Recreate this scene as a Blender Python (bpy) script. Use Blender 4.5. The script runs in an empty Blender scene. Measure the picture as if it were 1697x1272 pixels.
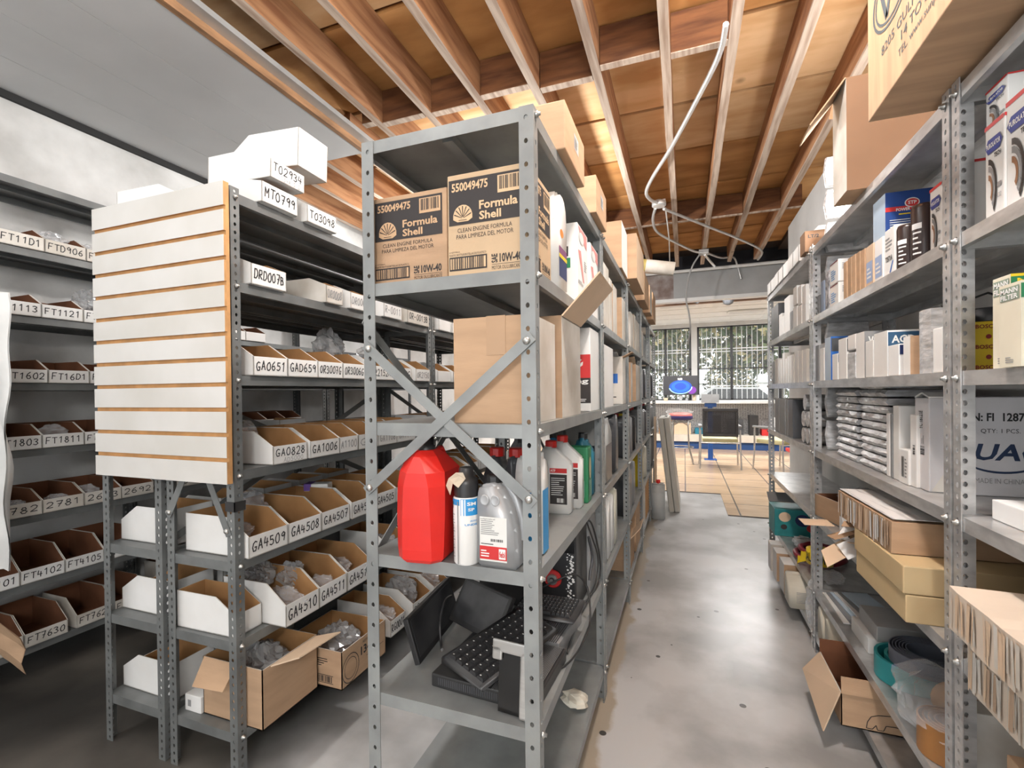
import bpy, bmesh, math, random
from math import sin, cos, pi, radians
from mathutils import Vector, Matrix, noise
random.seed(7)
C = bpy.context.scene.collection
sc = bpy.context.scene

# ---------------------------------------------------------------- camera, sky, sun, lights, exposure
FPX, YAW, PITCH, ROLL, CY, EYE = 780.47, radians(20.1189), radians(-.3789), radians(-.6273), 654.52, 1.2229
_fw = Vector((-sin(YAW), cos(YAW), 0)); _rt = Vector((cos(YAW), sin(YAW), 0)); _up = Vector((0, 0, 1))
FW = _fw * cos(PITCH) + _up * sin(PITCH); _u = _up * cos(PITCH) - _fw * sin(PITCH)
RT = _rt * cos(ROLL) + _u * sin(ROLL); UP = _u * cos(ROLL) - _rt * sin(ROLL)
EYEP = Vector((0, 0, EYE))
cam_d = bpy.data.cameras.new('camera'); cam = bpy.data.objects.new('camera', cam_d); C.objects.link(cam)
m = Matrix((RT, UP, -FW)).transposed().to_4x4(); m.translation = EYEP; cam.matrix_world = m
cam_d.sensor_width = 36; cam_d.lens = 36 * FPX / 1697; cam_d.shift_y = (CY - 636) / 1697; cam_d.clip_start = .02
sc.camera = cam
sc.view_settings.view_transform = 'Standard'; sc.view_settings.look = 'None'
sc.view_settings.exposure = 0.6
sc.cycles.diffuse_bounces = 3; sc.view_settings.gamma = 1; sc.view_settings.use_curve_mapping = False
w = bpy.data.worlds.new('sky'); sc.world = w; w.use_nodes = True
bg = w.node_tree.nodes['Background']; bg.inputs[0].default_value = (.92, .96, 1, 1); bg.inputs[1].default_value = 1.7
sun_d = bpy.data.lights.new('sun', 'SUN'); sun_d.energy = 5; sun_d.angle = radians(1); sun_d.color = (1, .96, .88)
sun = bpy.data.objects.new('sun', sun_d); C.objects.link(sun); sun.rotation_euler = Vector((-.15, -.62, -.77)).to_track_quat('-Z', 'Y').to_euler()
def lamp(name, loc, size, power, rot=(0, 0, 0), col=(1, .99, .98)):
    d = bpy.data.lights.new(name, 'AREA'); d.shape = 'RECTANGLE'; d.size, d.size_y = size; d.energy = power; d.color = col
    o = bpy.data.objects.new(name, d); C.objects.link(o); o.location = loc; o.rotation_euler = rot
    return o
def fill_point(loc, power, r=.06, col=(1, .985, .965)):  # unseen point light added as fill, not a fixture of the room
    d = bpy.data.lights.new('fill_light', 'POINT'); d.energy = power; d.shadow_soft_size = r; d.color = col
    o = bpy.data.objects.new('fill_light', d); C.objects.link(o); o.location = loc
lamp('fill_panel', (-1.05, .05, 2.62), (.35, 1.9), 10)  # added out of view to brighten the left aisle
lamp('fill_panel', (-2.28, .0, 2.60), (.35, 1.7), 9)  # unseen panel added to lift the wall rack aisle
fill_point((.07, 1.05, 2.74), 70, .09); fill_point((-.95, 1.05, 2.60), 6, .09); fill_point((.25, -1.1, 1.9), 62, .2)  # added fill above and behind the view
fill_point((-1.0, 3.3, 2.32), 55); fill_point((-2.2, 3.4, 2.4), 16); fill_point((.76, 2.2, 2.12), 14)  # added fill, hidden behind boxes on the racks
fill_point((.4, 6.75, 2.56), 45)  # added fill behind the header, lifts the front room ceiling
lamp('front_ceiling_light', (1.0, 8.4, 2.66), (1.2, .6), 75)
lamp('front_ceiling_light', (-1.2, 8.4, 2.66), (1.2, .6), 60)

def at(u, v, X=None, Y=None, Z=None):       # the point of a known plane seen at a photo pixel
    d = FW + RT * ((u - 848.5) / FPX) - UP * ((v - CY) / FPX)
    t = X / d.x if X is not None else Y / d.y if Y is not None else (Z - EYE) / d.z
    return d * t + EYEP
def ya(u, v, X): return at(u, v, X=X).y
def za(u, v, X): return at(u, v, X=X).z

# ---------------------------------------------------------------- materials
MAT = {}
def nd(nt, t, **kw):
    n = nt.nodes.new(t)
    for k, v in kw.items():
        if k in n.inputs: n.inputs[k].default_value = v
        else: setattr(n, k, v)
    return n
def mat(name, col, rough=.6, metal=0., var=.12, scale=8., stretch=(1, 1, 1), col2=None, bump=0., bscale=60., spec=.5, emit=0., detail=4., coat=0., rnd=0., lo=.35, hi=.65):
    if name in MAT: return MAT[name]
    mt = bpy.data.materials.new(name); mt.use_nodes = True; nt = mt.node_tree; L = nt.links
    b = nt.nodes['Principled BSDF']; b.inputs['Roughness'].default_value = rough; b.inputs['Metallic'].default_value = metal
    b.inputs['Specular IOR Level'].default_value = spec
    if coat: b.inputs['Coat Weight'].default_value = coat
    c = (*col, 1); c2 = (*(col2 or [x * (1 - var) for x in col]), 1)
    tc = nd(nt, 'ShaderNodeTexCoord'); mp = nd(nt, 'ShaderNodeMapping'); mp.inputs['Scale'].default_value = stretch
    oi = nd(nt, 'ShaderNodeObjectInfo'); ad = nd(nt, 'ShaderNodeVectorMath', operation='ADD'); mu = nd(nt, 'ShaderNodeMath', operation='MULTIPLY'); mu.inputs[1].default_value = 37.
    L.new(oi.outputs['Random'], mu.inputs[0]); L.new(tc.outputs['Object'], ad.inputs[0]); L.new(mu.outputs[0], ad.inputs[1]); L.new(ad.outputs[0], mp.inputs[0])
    nz = nd(nt, 'ShaderNodeTexNoise', Scale=scale, Detail=detail); L.new(mp.outputs[0], nz.inputs['Vector'])
    rp = nd(nt, 'ShaderNodeValToRGB'); rp.color_ramp.elements[0].position = lo; rp.color_ramp.elements[1].position = hi
    rp.color_ramp.elements[0].color = c2; rp.color_ramp.elements[1].color = c
    L.new(nz.outputs['Fac'], rp.inputs[0]); out = rp.outputs[0]
    if rnd:
        hs = nd(nt, 'ShaderNodeHueSaturation'); ma = nd(nt, 'ShaderNodeMapRange'); ma.inputs['To Min'].default_value = 1 - rnd; ma.inputs['To Max'].default_value = 1 + rnd
        L.new(oi.outputs['Random'], ma.inputs[0]); L.new(ma.outputs[0], hs.inputs['Value']); L.new(out, hs.inputs['Color']); out = hs.outputs[0]
    L.new(out, b.inputs['Base Color'])
    if bump:
        n2 = nd(nt, 'ShaderNodeTexNoise', Scale=bscale, Detail=3.); L.new(mp.outputs[0], n2.inputs['Vector'])
        bp = nd(nt, 'ShaderNodeBump', Strength=bump, Distance=.01); L.new(n2.outputs['Fac'], bp.inputs['Height']); L.new(bp.outputs[0], b.inputs['Normal'])
    if emit:
        b.inputs['Emission Color'].default_value = c; b.inputs['Emission Strength'].default_value = emit
    MAT[name] = mt; return mt
def film(name, col, alpha=.35, rough=.12):
    mt = bpy.data.materials.new(name); mt.use_nodes = True; nt = mt.node_tree; L = nt.links
    b = nt.nodes['Principled BSDF']; b.inputs['Base Color'].default_value = (*col, 1); b.inputs['Roughness'].default_value = rough; b.inputs['Alpha'].default_value = alpha
    b.inputs['Specular IOR Level'].default_value = .8; MAT[name] = mt; return mt
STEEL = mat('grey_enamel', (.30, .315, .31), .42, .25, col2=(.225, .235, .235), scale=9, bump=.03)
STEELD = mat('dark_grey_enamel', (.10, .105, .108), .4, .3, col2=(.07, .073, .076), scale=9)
GALV = mat('bare_steel', (.60, .60, .595), .3, .5, col2=(.42, .42, .42), scale=14, stretch=(1, 1, 3), bump=.04)
BOLT = mat('zinc_bolt', (.5, .5, .48), .35, .9)
KRAFT = mat('kraft_cardboard', (.49, .325, .205), .85, var=.14, scale=5, stretch=(1, 1, 6), bump=.05, spec=.2, rnd=.1)
KRAFTL = mat('pale_kraft', (.68, .51, .36), .85, var=.1, scale=5, spec=.2, bump=.05)
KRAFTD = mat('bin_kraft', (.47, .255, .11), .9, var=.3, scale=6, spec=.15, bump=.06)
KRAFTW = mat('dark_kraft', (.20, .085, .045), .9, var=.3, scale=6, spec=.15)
WBOARD = mat('white_cardboard', (.80, .795, .78), .75, col2=(.70, .69, .665), scale=4, spec=.25, bump=.03)
WBOARDD = mat('dusty_white_cardboard', (.66, .63, .58), .8, col2=(.50, .46, .40), scale=7, spec=.2, bump=.04)
PAPER = mat('white_paper', (.82, .82, .81), .7, var=.06)
INK = mat('black_ink', (.02, .02, .022), .6)
GREYINK = mat('faded_ink', (.3, .3, .3), .7)
BLACK = mat('black_plastic', (.022, .022, .024), .38, col2=(.035, .034, .033), scale=12)
DGREY = mat('dark_grey_plastic', (.075, .078, .085), .35, var=.3)
MGREY = mat('mid_grey', (.26, .265, .27), .45, var=.15)
SILVER = mat('silver_plastic', (.42, .43, .44), .38, .35, var=.08)
WHITE = mat('white_plastic', (.80, .80, .78), .35, var=.05)
IVORY = mat('ivory_plastic', (.66, .62, .52), .45, var=.1)
RED = mat('red_plastic', (.72, .025, .018), .33, var=.12, scale=3)
REDI = mat('red_print', (.6, .03, .03), .5)
BLUE = mat('blue_print', (.02, .14, .5), .45)
LBLUE = mat('light_blue_print', (.03, .30, .66), .4)
NAVY = mat('navy_print', (.015, .03, .12), .5)
GREEN = mat('green_print', (.02, .2, .08), .45)
TEAL = mat('teal_print', (.02, .26, .27), .5, var=.3, scale=12)
YELLOW = mat('yellow_print', (.80, .58, .02), .45, var=.06)
BEIGE = mat('beige_plastic', (.52, .49, .43), .5, var=.1)
FILM = film('clear_plastic_film', (.80, .81, .83), .27, .08)
FILMG = film('grey_plastic_film', (.46, .47, .48), .48, .1)
FOIL = mat('silver_wrap', (.74, .74, .75), .28, .35, col2=(.45, .45, .45), scale=22, stretch=(1, 1, 3), bump=.35, bscale=30)

# ---------------------------------------------------------------- geometry collector
class G:
    def __init__(s, M=None): s.v = []; s.f = []; s.k = []; s.sm = []; s.mats = []; s.M = M or Matrix()
    def add(s, vs, fs, mt, smooth=False, M=None):
        T = s.M @ M if M else s.M
        o = len(s.v); s.v += [T @ Vector(p) for p in vs]
        if mt not in s.mats: s.mats.append(mt)
        i = s.mats.index(mt)
        for f in fs: s.f.append([o + j for j in f]); s.k.append(i); s.sm.append(smooth)
        return s
    def box(s, x0, x1, y0, y1, z0, z1, mt, M=None, top=None, front=None, side=None):
        vs = [(x0, y0, z0), (x1, y0, z0), (x1, y1, z0), (x0, y1, z0), (x0, y0, z1), (x1, y0, z1), (x1, y1, z1), (x0, y1, z1)]
        fs = [((3, 2, 1, 0), mt), ((4, 5, 6, 7), top or mt), ((0, 1, 5, 4), front or mt), ((1, 2, 6, 5), side or mt), ((2, 3, 7, 6), mt), ((3, 0, 4, 7), side or mt)]
        for f, q in fs: s.add(vs, [f], q, M=M) if False else s._one(vs, f, q, M)
        return s
    def _one(s, vs, f, q, M): s.add([vs[i] for i in f], [tuple(range(len(f)))], q, M=M)
    def cbox(s, x0, x1, y0, y1, z0, z1, mt, r=.004, M=None):     # box with chamfered edges
        bm = bmesh.new(); bmesh.ops.create_cube(bm, size=1)
        for v in bm.verts: v.co = Vector((x0 + (v.co.x + .5) * (x1 - x0), y0 + (v.co.y + .5) * (y1 - y0), z0 + (v.co.z + .5) * (z1 - z0)))
        bmesh.ops.bevel(bm, geom=bm.edges[:], offset=r, segments=2, affect='EDGES', profile=.6)
        s.bm(bm, mt, M=M); return s
    def bm(s, bm, mt, smooth=False, M=None):
        bm.verts.index_update(); s.add([v.co[:] for v in bm.verts], [[v.index for v in f.verts] for f in bm.faces], mt, smooth, M); bm.free()
    def prism(s, pts, a, b, mt, axis='x', M=None, side=None):     # polygon in the two other axes, extruded from a to b
        P = {'x': lambda p, q: (q, p[0], p[1]), 'y': lambda p, q: (p[0], q, p[1]), 'z': lambda p, q: (p[0], p[1], q)}[axis]
        n = len(pts); s.add([P(p, a) for p in pts], [tuple(range(n))[::-1]], mt, M=M); s.add([P(p, b) for p in pts], [tuple(range(n))], mt, M=M)
        for i in range(n):
            j = (i + 1) % n; s.add([P(pts[i], a), P(pts[j], a), P(pts[j], b), P(pts[i], b)], [(0, 1, 2, 3)], side or mt, M=M)
        return s
    def loft(s, rings, mt, caps=(True, True), smooth=True, M=None, close=True):
        n = len(rings[0]); vs = [p for r in rings for p in r]; fs = []
        for i in range(len(rings) - 1):
            for j in range(n if close else n - 1):
                k = (j + 1) % n; fs.append((i * n + j, i * n + k, (i + 1) * n + k, (i + 1) * n + j))
        s.add(vs, fs, mt, smooth, M)
        if caps[0]: s.add(rings[0], [tuple(range(n))[::-1]], mt, M=M)
        if caps[1]: s.add(rings[-1], [tuple(range(n))], mt, M=M)
        return s
    def lathe(s, prof, mt, n=20, c=(0, 0), M=None, caps=(True, True)):
        return s.loft([[(c[0] + r * cos(2 * pi * j / n), c[1] + r * sin(2 * pi * j / n), z) for j in range(n)] for r, z in prof], mt, caps, M=M)
    def tube(s, path, r, mt, n=8, M=None, caps=(True, True)):
        P = [Vector(p) for p in path]; rings = []; up = Vector((.123, .31, 1)).normalized(); N = None
        for i, p in enumerate(P):
            t = (P[min(i + 1, len(P) - 1)] - P[max(i - 1, 0)]).normalized()
            if N is None:
                N = t.cross(up)
                if N.length < .05: N = t.cross(Vector((1, 0, 0)))
            N = (N - t * N.dot(t)).normalized(); B = t.cross(N)
            rr = r[i] if isinstance(r, (list, tuple)) else r
            rings.append([tuple(p + N * rr * cos(2 * pi * j / n) + B * rr * sin(2 * pi * j / n)) for j in range(n)])
        return s.loft(rings, mt, caps, M=M)
    def quad(s, a, b, c, d, mt, M=None): return s.add([a, b, c, d], [(0, 1, 2, 3)], mt, M=M)
    def flat(s, pts, mt, M=None): return s.add(pts, [tuple(range(len(pts)))], mt, M=M)
    def build(s, name, parent=None, loc=None, rotz=None, rot=None, group=None):
        me = bpy.data.meshes.new(name); me.from_pydata([tuple(v) for v in s.v], [], s.f)
        for q in s.mats: me.materials.append(q)
        me.polygons.foreach_set('material_index', s.k); me.polygons.foreach_set('use_smooth', s.sm); me.update()
        o = bpy.data.objects.new(name, me); C.objects.link(o)
        if parent: o.parent = parent
        if loc: o.location = loc
        if rotz is not None: o.rotation_euler = (0, 0, rotz)
        if rot: o.rotation_euler = rot
        return o
def tag(o, label, cat, group=None, kind=None):
    if label: o['label'] = label
    if cat: o['category'] = cat
    if group: o['group'] = group
    if kind: o['kind'] = kind
    return o
def thing(name, label, cat, loc=(0, 0, 0), rotz=0, group=None, rot=None):
    o = bpy.data.objects.new(name, None); C.objects.link(o); o.empty_display_size = .05
    o.location = loc; o.rotation_euler = rot or (0, 0, rotz); return tag(o, label, cat, group)
def struct(g, name): o = g.build(name); o['kind'] = 'structure'; return o
def dup(root, loc=None, rotz=None, label=None):
    r = root.copy(); C.objects.link(r)
    if loc: r.location = loc
    if rotz is not None: r.rotation_euler = (0, 0, rotz)
    if label: r['label'] = label
    for ch in list(root.children):
        c = ch.copy(); C.objects.link(c); c.parent = r
        for q in ch.children: d = q.copy(); C.objects.link(d); d.parent = c
    return r
E_, W_, S_ = pi / 2, -pi / 2, 0.     # the way a front looks: towards +x, -x, -y
def Mx(loc=(0, 0, 0), rz=0, rx=0, ry=0):
    return Matrix.Translation(loc) @ Matrix.Rotation(rz, 4, 'Z') @ Matrix.Rotation(ry, 4, 'Y') @ Matrix.Rotation(rx, 4, 'X')
FRONT = Matrix.Rotation(pi / 2, 4, 'X')                 # plane (x right, y up) -> front face (x, z), looking towards -y
def face_front(x, z, y=0): return Matrix.Translation((x, y - .0008, z)) @ FRONT
def face_right(y, z, x): return Matrix.Translation((x + .0008, y, z)) @ Matrix.Rotation(pi / 2, 4, 'Z') @ FRONT
def face_left(y, z, x): return Matrix.Translation((x - .0008, y, z)) @ Matrix.Rotation(-pi / 2, 4, 'Z') @ FRONT
def face_top(x, y, z): return Matrix.Translation((x, y, z + .0008))
_tc = {}
def _text(t, bold):
    if (t, bold) not in _tc:
        cu = bpy.data.curves.new('t', 'FONT'); cu.body = t; cu.resolution_u = 2; cu.offset = .028 if bold else 0
        ob = bpy.data.objects.new('t', cu); me = bpy.data.meshes.new_from_object(ob)
        vs = [tuple(v.co) for v in me.vertices]; fs = [tuple(p.vertices) for p in me.polygons]
        bpy.data.objects.remove(ob); bpy.data.curves.remove(cu); bpy.data.meshes.remove(me)
        xs = [v[0] for v in vs] or [0]; ys = [v[1] for v in vs] or [0]
        _tc[(t, bold)] = (vs, fs, min(xs), max(xs), min(ys), max(ys))
    return _tc[(t, bold)]
def ptext(g, t, M, x, y, w=None, h=None, mt=None, bold=False, slant=0.):    # printed words, lower left at x, y of the plane M, fitted to w by h
    vs, fs, a, b, c, d = _text(t, bold)
    if not fs: return
    sx = w / (b - a) if w else h / (d - c); sy = h / (d - c) if h else sx
    g.add([(x + (v[0] - a) * sx + slant * (v[1] - c) * sy, y + (v[1] - c) * sy, 0) for v in vs], fs, mt or INK, M=M)
def bars(g, M, x, y, w, h, mt=None, n=22, seed=1):                          # a bar code
    r = random.Random(seed); ws = [r.choice((1, 1, 2, 3)) for _ in range(2 * n)]; k = w / sum(ws); p = x
    for i, q in enumerate(ws):
        if i % 2 == 0: g.add([(p, y, 0), (p + q * k, y, 0), (p + q * k, y + h, 0), (p, y + h, 0)], [(0, 1, 2, 3)], mt or INK, M=M)
        p += q * k
def rect(g, M, x, y, w, h, mt, dz=0.): g.add([(x, y, dz), (x + w, y, dz), (x + w, y + h, dz), (x, y + h, dz)], [(0, 1, 2, 3)], mt, M=M)
def lines(g, M, x, y, w, h, n, mt=None, seed=1, fill=.45):                  # rows of small print
    r = random.Random(seed)
    for i in range(n):
        yy = y + h - (i + 1) * h / n; rect(g, M, x, yy, w * r.uniform(.55, 1), h / n * fill, mt or INK)
# marker handwriting: strokes in a unit cell
HW = {'0': '5,10 2,9 0,6 0,3 2,0 5,0 7,2 7,7 5,10', '1': '1,8 4,10 4,0', '2': '0,8 2,10 5,10 7,8 6,5 0,0 7,0', '3': '0,9 3,10 6,9 6,7 3,5.5 6,4 7,2 4,0 0,1',
 '4': '1,10 0,4 7,4;5,8 5,0', '5': '6,10 1,10 1,6 5,6 7,4 6,1 3,0 0,1', '6': '6,10 2,7 0,3 2,0 5,0 7,2 5,5 1,4', '7': '0,10 7,10 3,0;2,5 6,5', '8': '4,5.5 1,7 2,10 5,10 6,7 4,5.5 0,3 2,0 5,0 7,3 4,5.5',
 '9': '7,8 4,10 1,8 1,6 4,5 7,8 6,0', 'A': '0,0 3.5,10 7,0;1,3.5 6,3.5', 'B': '0,0 0,10 5,9 5,6 0,5.5 6,4.5 6,1 0,0', 'C': '7,9 4,10 1,8 0,4 2,0 6,0', 'D': '0,0 0,10 4,10 7,7 7,3 4,0 0,0',
 'E': '6,10 0,10 0,0 6,0;0,5 5,5', 'F': '7,10 0,10 0,0;0,5 5,5', 'G': '7,9 4,10 1,8 0,4 2,0 6,0 7,4 4,4', 'M': '0,0 0,10 3.5,4 7,10 7,0', 'O': '4,10 1,8 0,4 2,0 5,0 7,4 6,9 4,10', 'R': '0,0 0,10 5,10 6,7 5,5 0,5 7,0',
 'S': '6,9 3,10 0,8 3,5 6,3 4,0 0,1', 'T': '0,10 8,10;4,10 4,0', 'K': '0,0 0,10;7,10 0,4 7,0', '-': '0,4.5 5,4.5', 'P': '0,0 0,10 6,9 6,6 0,5', 'L': '0,10 0,0 6,0', 'Y': '0,10 3.5,5 7,10;3.5,5 3.5,0'}
def hand(g, t, M, x, y, w, h, mt=None, pen=.085, seed=0):
    r = random.Random(sum(ord(c) * (i + 3) for i, c in enumerate(t)) + seed); n = len(t); cw = w / n; mt = mt or INK; p = pen * h * .5
    for i, ch in enumerate(t):
        if ch not in HW: continue
        sx = cw * .74 / 8; sy = h / 10 * r.uniform(.9, 1.05); ox = x + i * cw + cw * .1; oy = y + r.uniform(-.06, .06) * h; sl = r.uniform(.0, .12)
        for st in HW[ch].split(';'):
            P = [tuple(map(float, q.split(','))) for q in st.split()]; P = [Vector((ox + a * sx + sl * b * sy, oy + b * sy, 0)) for a, b in P]
            for a, b in zip(P, P[1:]):
                d = (b - a); 
                if d.length < 1e-6: continue
                d.normalize(); q = Vector((-d.y, d.x, 0)) * p; e = d * p * .7
                g.add([a - q - e, b - q + e, b + q + e, a + q - e], [(0, 1, 2, 3)], mt, M=M)
# ---------------------------------------------------------------- setting
def floor_mat():
    mt = mat('concrete_floor', (.54, .54, .54), .3, col2=(.31, .31, .305), scale=2.6, detail=9, bump=.03, bscale=25, lo=.38, hi=.6)
    nt = mt.node_tree; L = nt.links; b = nt.nodes['Principled BSDF']; base = b.inputs['Base Color'].links[0].from_socket
    tc = nd(nt, 'ShaderNodeTexCoord'); sx = nd(nt, 'ShaderNodeSeparateXYZ'); L.new(tc.outputs['Object'], sx.inputs[0])
    nz = nd(nt, 'ShaderNodeTexNoise', Scale=5., Detail=6.); L.new(tc.outputs['Object'], nz.inputs['Vector'])
    mu = nd(nt, 'ShaderNodeMath', operation='MULTIPLY_ADD'); mu.inputs[1].default_value = .16; L.new(nz.outputs['Fac'], mu.inputs[0]); L.new(sx.outputs['X'], mu.inputs[2])
    def below(x, soft):
        r = nd(nt, 'ShaderNodeMapRange'); r.inputs['From Min'].default_value = x - soft; r.inputs['From Max'].default_value = x + soft; r.inputs['To Min'].default_value = 1; r.inputs['To Max'].default_value = 0
        L.new(mu.outputs[0], r.inputs[0]); return r.outputs[0]
    # bare tan strip along the centre racks, old dark paint further left
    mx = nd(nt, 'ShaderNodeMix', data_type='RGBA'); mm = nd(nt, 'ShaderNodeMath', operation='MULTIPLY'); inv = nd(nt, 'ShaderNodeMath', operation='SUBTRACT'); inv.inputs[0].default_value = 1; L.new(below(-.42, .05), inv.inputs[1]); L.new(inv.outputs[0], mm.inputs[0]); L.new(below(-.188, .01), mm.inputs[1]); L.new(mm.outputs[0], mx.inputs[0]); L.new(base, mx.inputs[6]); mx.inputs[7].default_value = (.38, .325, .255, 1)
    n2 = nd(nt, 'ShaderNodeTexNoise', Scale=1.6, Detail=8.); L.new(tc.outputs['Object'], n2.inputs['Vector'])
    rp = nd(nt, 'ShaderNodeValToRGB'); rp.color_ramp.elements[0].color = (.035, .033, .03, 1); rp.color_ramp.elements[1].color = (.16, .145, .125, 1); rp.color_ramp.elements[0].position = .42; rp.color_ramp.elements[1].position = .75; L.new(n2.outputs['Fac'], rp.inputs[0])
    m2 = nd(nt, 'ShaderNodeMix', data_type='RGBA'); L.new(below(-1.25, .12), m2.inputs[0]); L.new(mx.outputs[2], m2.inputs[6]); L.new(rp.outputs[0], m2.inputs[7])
    # pits and black specks
    vo = nd(nt, 'ShaderNodeTexVoronoi', Scale=5.5); vo.feature = 'F1'; L.new(tc.outputs['Object'], vo.inputs['Vector'])
    lt = nd(nt, 'ShaderNodeMath', operation='LESS_THAN'); lt.inputs[1].default_value = .07; L.new(vo.outputs['Distance'], lt.inputs[0])
    m3 = nd(nt, 'ShaderNodeMix', data_type='RGBA'); L.new(lt.outputs[0], m3.inputs[0]); L.new(m2.outputs[2], m3.inputs[6]); m3.inputs[7].default_value = (.07, .065, .06, 1)
    L.new(m3.outputs[2], b.inputs['Base Color']); return mt
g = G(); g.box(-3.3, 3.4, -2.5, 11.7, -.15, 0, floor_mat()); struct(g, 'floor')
def tile_mat():
    mt = mat('tan_floor_tile', (.56, .40, .26), .22, col2=(.47, .33, .21), scale=3, stretch=(1, 4, 1)); nt = mt.node_tree; L = nt.links; b = nt.nodes['Principled BSDF']
    base = b.inputs['Base Color'].links[0].from_socket; tc = nd(nt, 'ShaderNodeTexCoord')
    br = nd(nt, 'ShaderNodeTexBrick'); br.offset = 0; br.inputs['Scale'].default_value = 1; br.inputs['Mortar Size'].default_value = .008; br.inputs['Brick Width'].default_value = .5; br.inputs['Row Height'].default_value = .5
    L.new(tc.outputs['Object'], br.inputs['Vector']); mx = nd(nt, 'ShaderNodeMix', data_type='RGBA'); L.new(br.outputs['Fac'], mx.inputs[0]); L.new(base, mx.inputs[6]); mx.inputs[7].default_value = (.14, .11, .09, 1); L.new(mx.outputs[2], b.inputs['Base Color']); return mt
g = G(); TL = tile_mat(); g.prism([(-3.2, 6.0), (.387, 6.0), (.387, 5.0), (3.3, 5.0), (3.3, 11.4), (-3.2, 11.4)], -.05, .009, TL, 'z'); struct(g, 'floor')
def plaster(name, c, c2, sc_=3, **k): return mat(name, c, .8, col2=c2, scale=sc_, detail=8, bump=.12, bscale=30, **k)
WALLW = plaster('stained_white_wall', (.74, .74, .73), (.44, .435, .42), 2.2, lo=.32, hi=.56)
WALLR = plaster('white_wall', (.70, .70, .69), (.60, .60, .59), 3)
g = G(); g.box(-3.2, -2.985, -2.5, 11.5, 0, 3.0, WALLW); struct(g, 'wall_left')
g = G(); g.box(.93, 1.06, -2.5, 5.08, 0, 2.745, WALLR); struct(g, 'wall_right')
g = G(); g.box(3.2, 3.35, 4.95, 11.5, 0, 3.0, WALLR); g.box(1.06, 3.35, 4.95, 5.08, 0, 3.0, WALLR); struct(g, 'wall_right')
g = G(); g.box(-3.2, -1.9, -2.65, -2.5, 0, 3.0, WALLR); g.box(.6, 1.06, -2.65, -2.5, 0, 3.0, WALLR); g.box(-1.9, .6, -2.65, -2.5, 2.1, 3.0, WALLR); struct(g, 'wall_back')
# low white soffit over the left aisle
SOF = mat('painted_ceiling_panel', (.60, .60, .60), .7, col2=(.51, .51, .51), scale=1.3, detail=7, lo=.3, hi=.6)
SX, SY, SZ = at(475, 160, Z=2.66).x, 2.35, 2.66
g = G()
for k in range(4): g.box(-2.985 + k * .3, min(-2.985 + (k + 1) * .3 - .003, SX), -2.5, SY, SZ, SZ + .014, SOF)
g.box(-2.985, SX, -2.5, SY, SZ + .014, SZ + .03, SOF); struct(g, 'ceiling')
TRIMW = mat('raw_trim_wood', (.36, .19, .09), .7, var=.4, scale=6, stretch=(6, 1, 6))
g = G(); g.box(SX + .002, SX + .03, -2.5, SY, SZ - .004, SZ + .05, TRIMW); g.box(SX + .03, SX + .085, -2.5, SY + .25, SZ + .03, SZ + .055, mat('zinc_flashing', (.55, .55, .54), .4, .5)); struct(g, 'trim_1')
g = G(); g.box(-2.985, -2.965, -2.5, SY, SZ - .035, SZ - .001, mat('dark_gap', (.03, .03, .03), .9)); struct(g, 'trim_2')
# plywood roof deck
def wood(name, c1, c2, stretch, scale=7., rough=.75, c3=None, bump=.08):
    mt = mat(name, c1, rough, col2=c2, scale=scale, stretch=stretch, detail=7, bump=bump, bscale=14, spec=.25, lo=.33, hi=.62, rnd=.16)
    nt = mt.node_tree; L = nt.links; b = nt.nodes['Principled BSDF']; base = b.inputs['Base Color'].links[0].from_socket
    tc = nd(nt, 'ShaderNodeTexCoord'); vo = nd(nt, 'ShaderNodeTexVoronoi', Scale=2.6); L.new(tc.outputs['Object'], vo.inputs['Vector'])
    r = nd(nt, 'ShaderNodeMapRange'); r.inputs['From Min'].default_value = .02; r.inputs['From Max'].default_value = .09; r.inputs['To Min'].default_value = .75; r.inputs['To Max'].default_value = 0; L.new(vo.outputs['Distance'], r.inputs[0])
    mx = nd(nt, 'ShaderNodeMix', data_type='RGBA'); L.new(r.outputs[0], mx.inputs[0]); L.new(base, mx.inputs[6]); mx.inputs[7].default_value = (*[x * .35 for x in c2], 1); L.new(mx.outputs[2], b.inputs['Base Color']); return mt
PLY = wood('plywood', (.70, .46, .255), (.52, .29, .125), (1, 3.4, 3), 2.2)
PLYD = wood('aged_plywood', (.58, .30, .11), (.38, .175, .058), (1, 3, 3), 2.2)
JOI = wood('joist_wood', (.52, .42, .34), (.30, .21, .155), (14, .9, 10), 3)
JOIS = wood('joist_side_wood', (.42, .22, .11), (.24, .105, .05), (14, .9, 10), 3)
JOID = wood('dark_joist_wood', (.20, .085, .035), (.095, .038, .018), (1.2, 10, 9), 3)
DZ = 2.94; seams = [-2.5, -.6, .6, 1.2, 1.8, 2.4, 3.015, 3.6, 4.26, 4.9, 5.5, 6.2]
for k, (a, b_) in enumerate(zip(seams, seams[1:])):
    g = G(); g.box(-2.98, 1.1, a + .014, b_ - .014, DZ, DZ + .02, PLY if k % 3 != 1 and a < 3.5 else PLYD); g.box(-2.98, 1.1, b_ - .03, b_ + .03, DZ + .02, DZ + .04, JOID); struct(g, 'ceiling')
g = G(); g.box(-2.98, 3.2, -2.5, 6.35, DZ + .05, DZ + .12, mat('roof_felt', (.05, .03, .02), .9)); g.box(-2.98, 3.3, 6.2, 6.55, DZ + .0, DZ + .12, mat('roof_felt', (.05, .03, .02), .9)); g.box(1.06, 3.3, 4.9, 6.4, DZ - .05, DZ + .05, mat('roof_felt', (.05, .03, .02), .9)); struct(g, 'ceiling')
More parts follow.
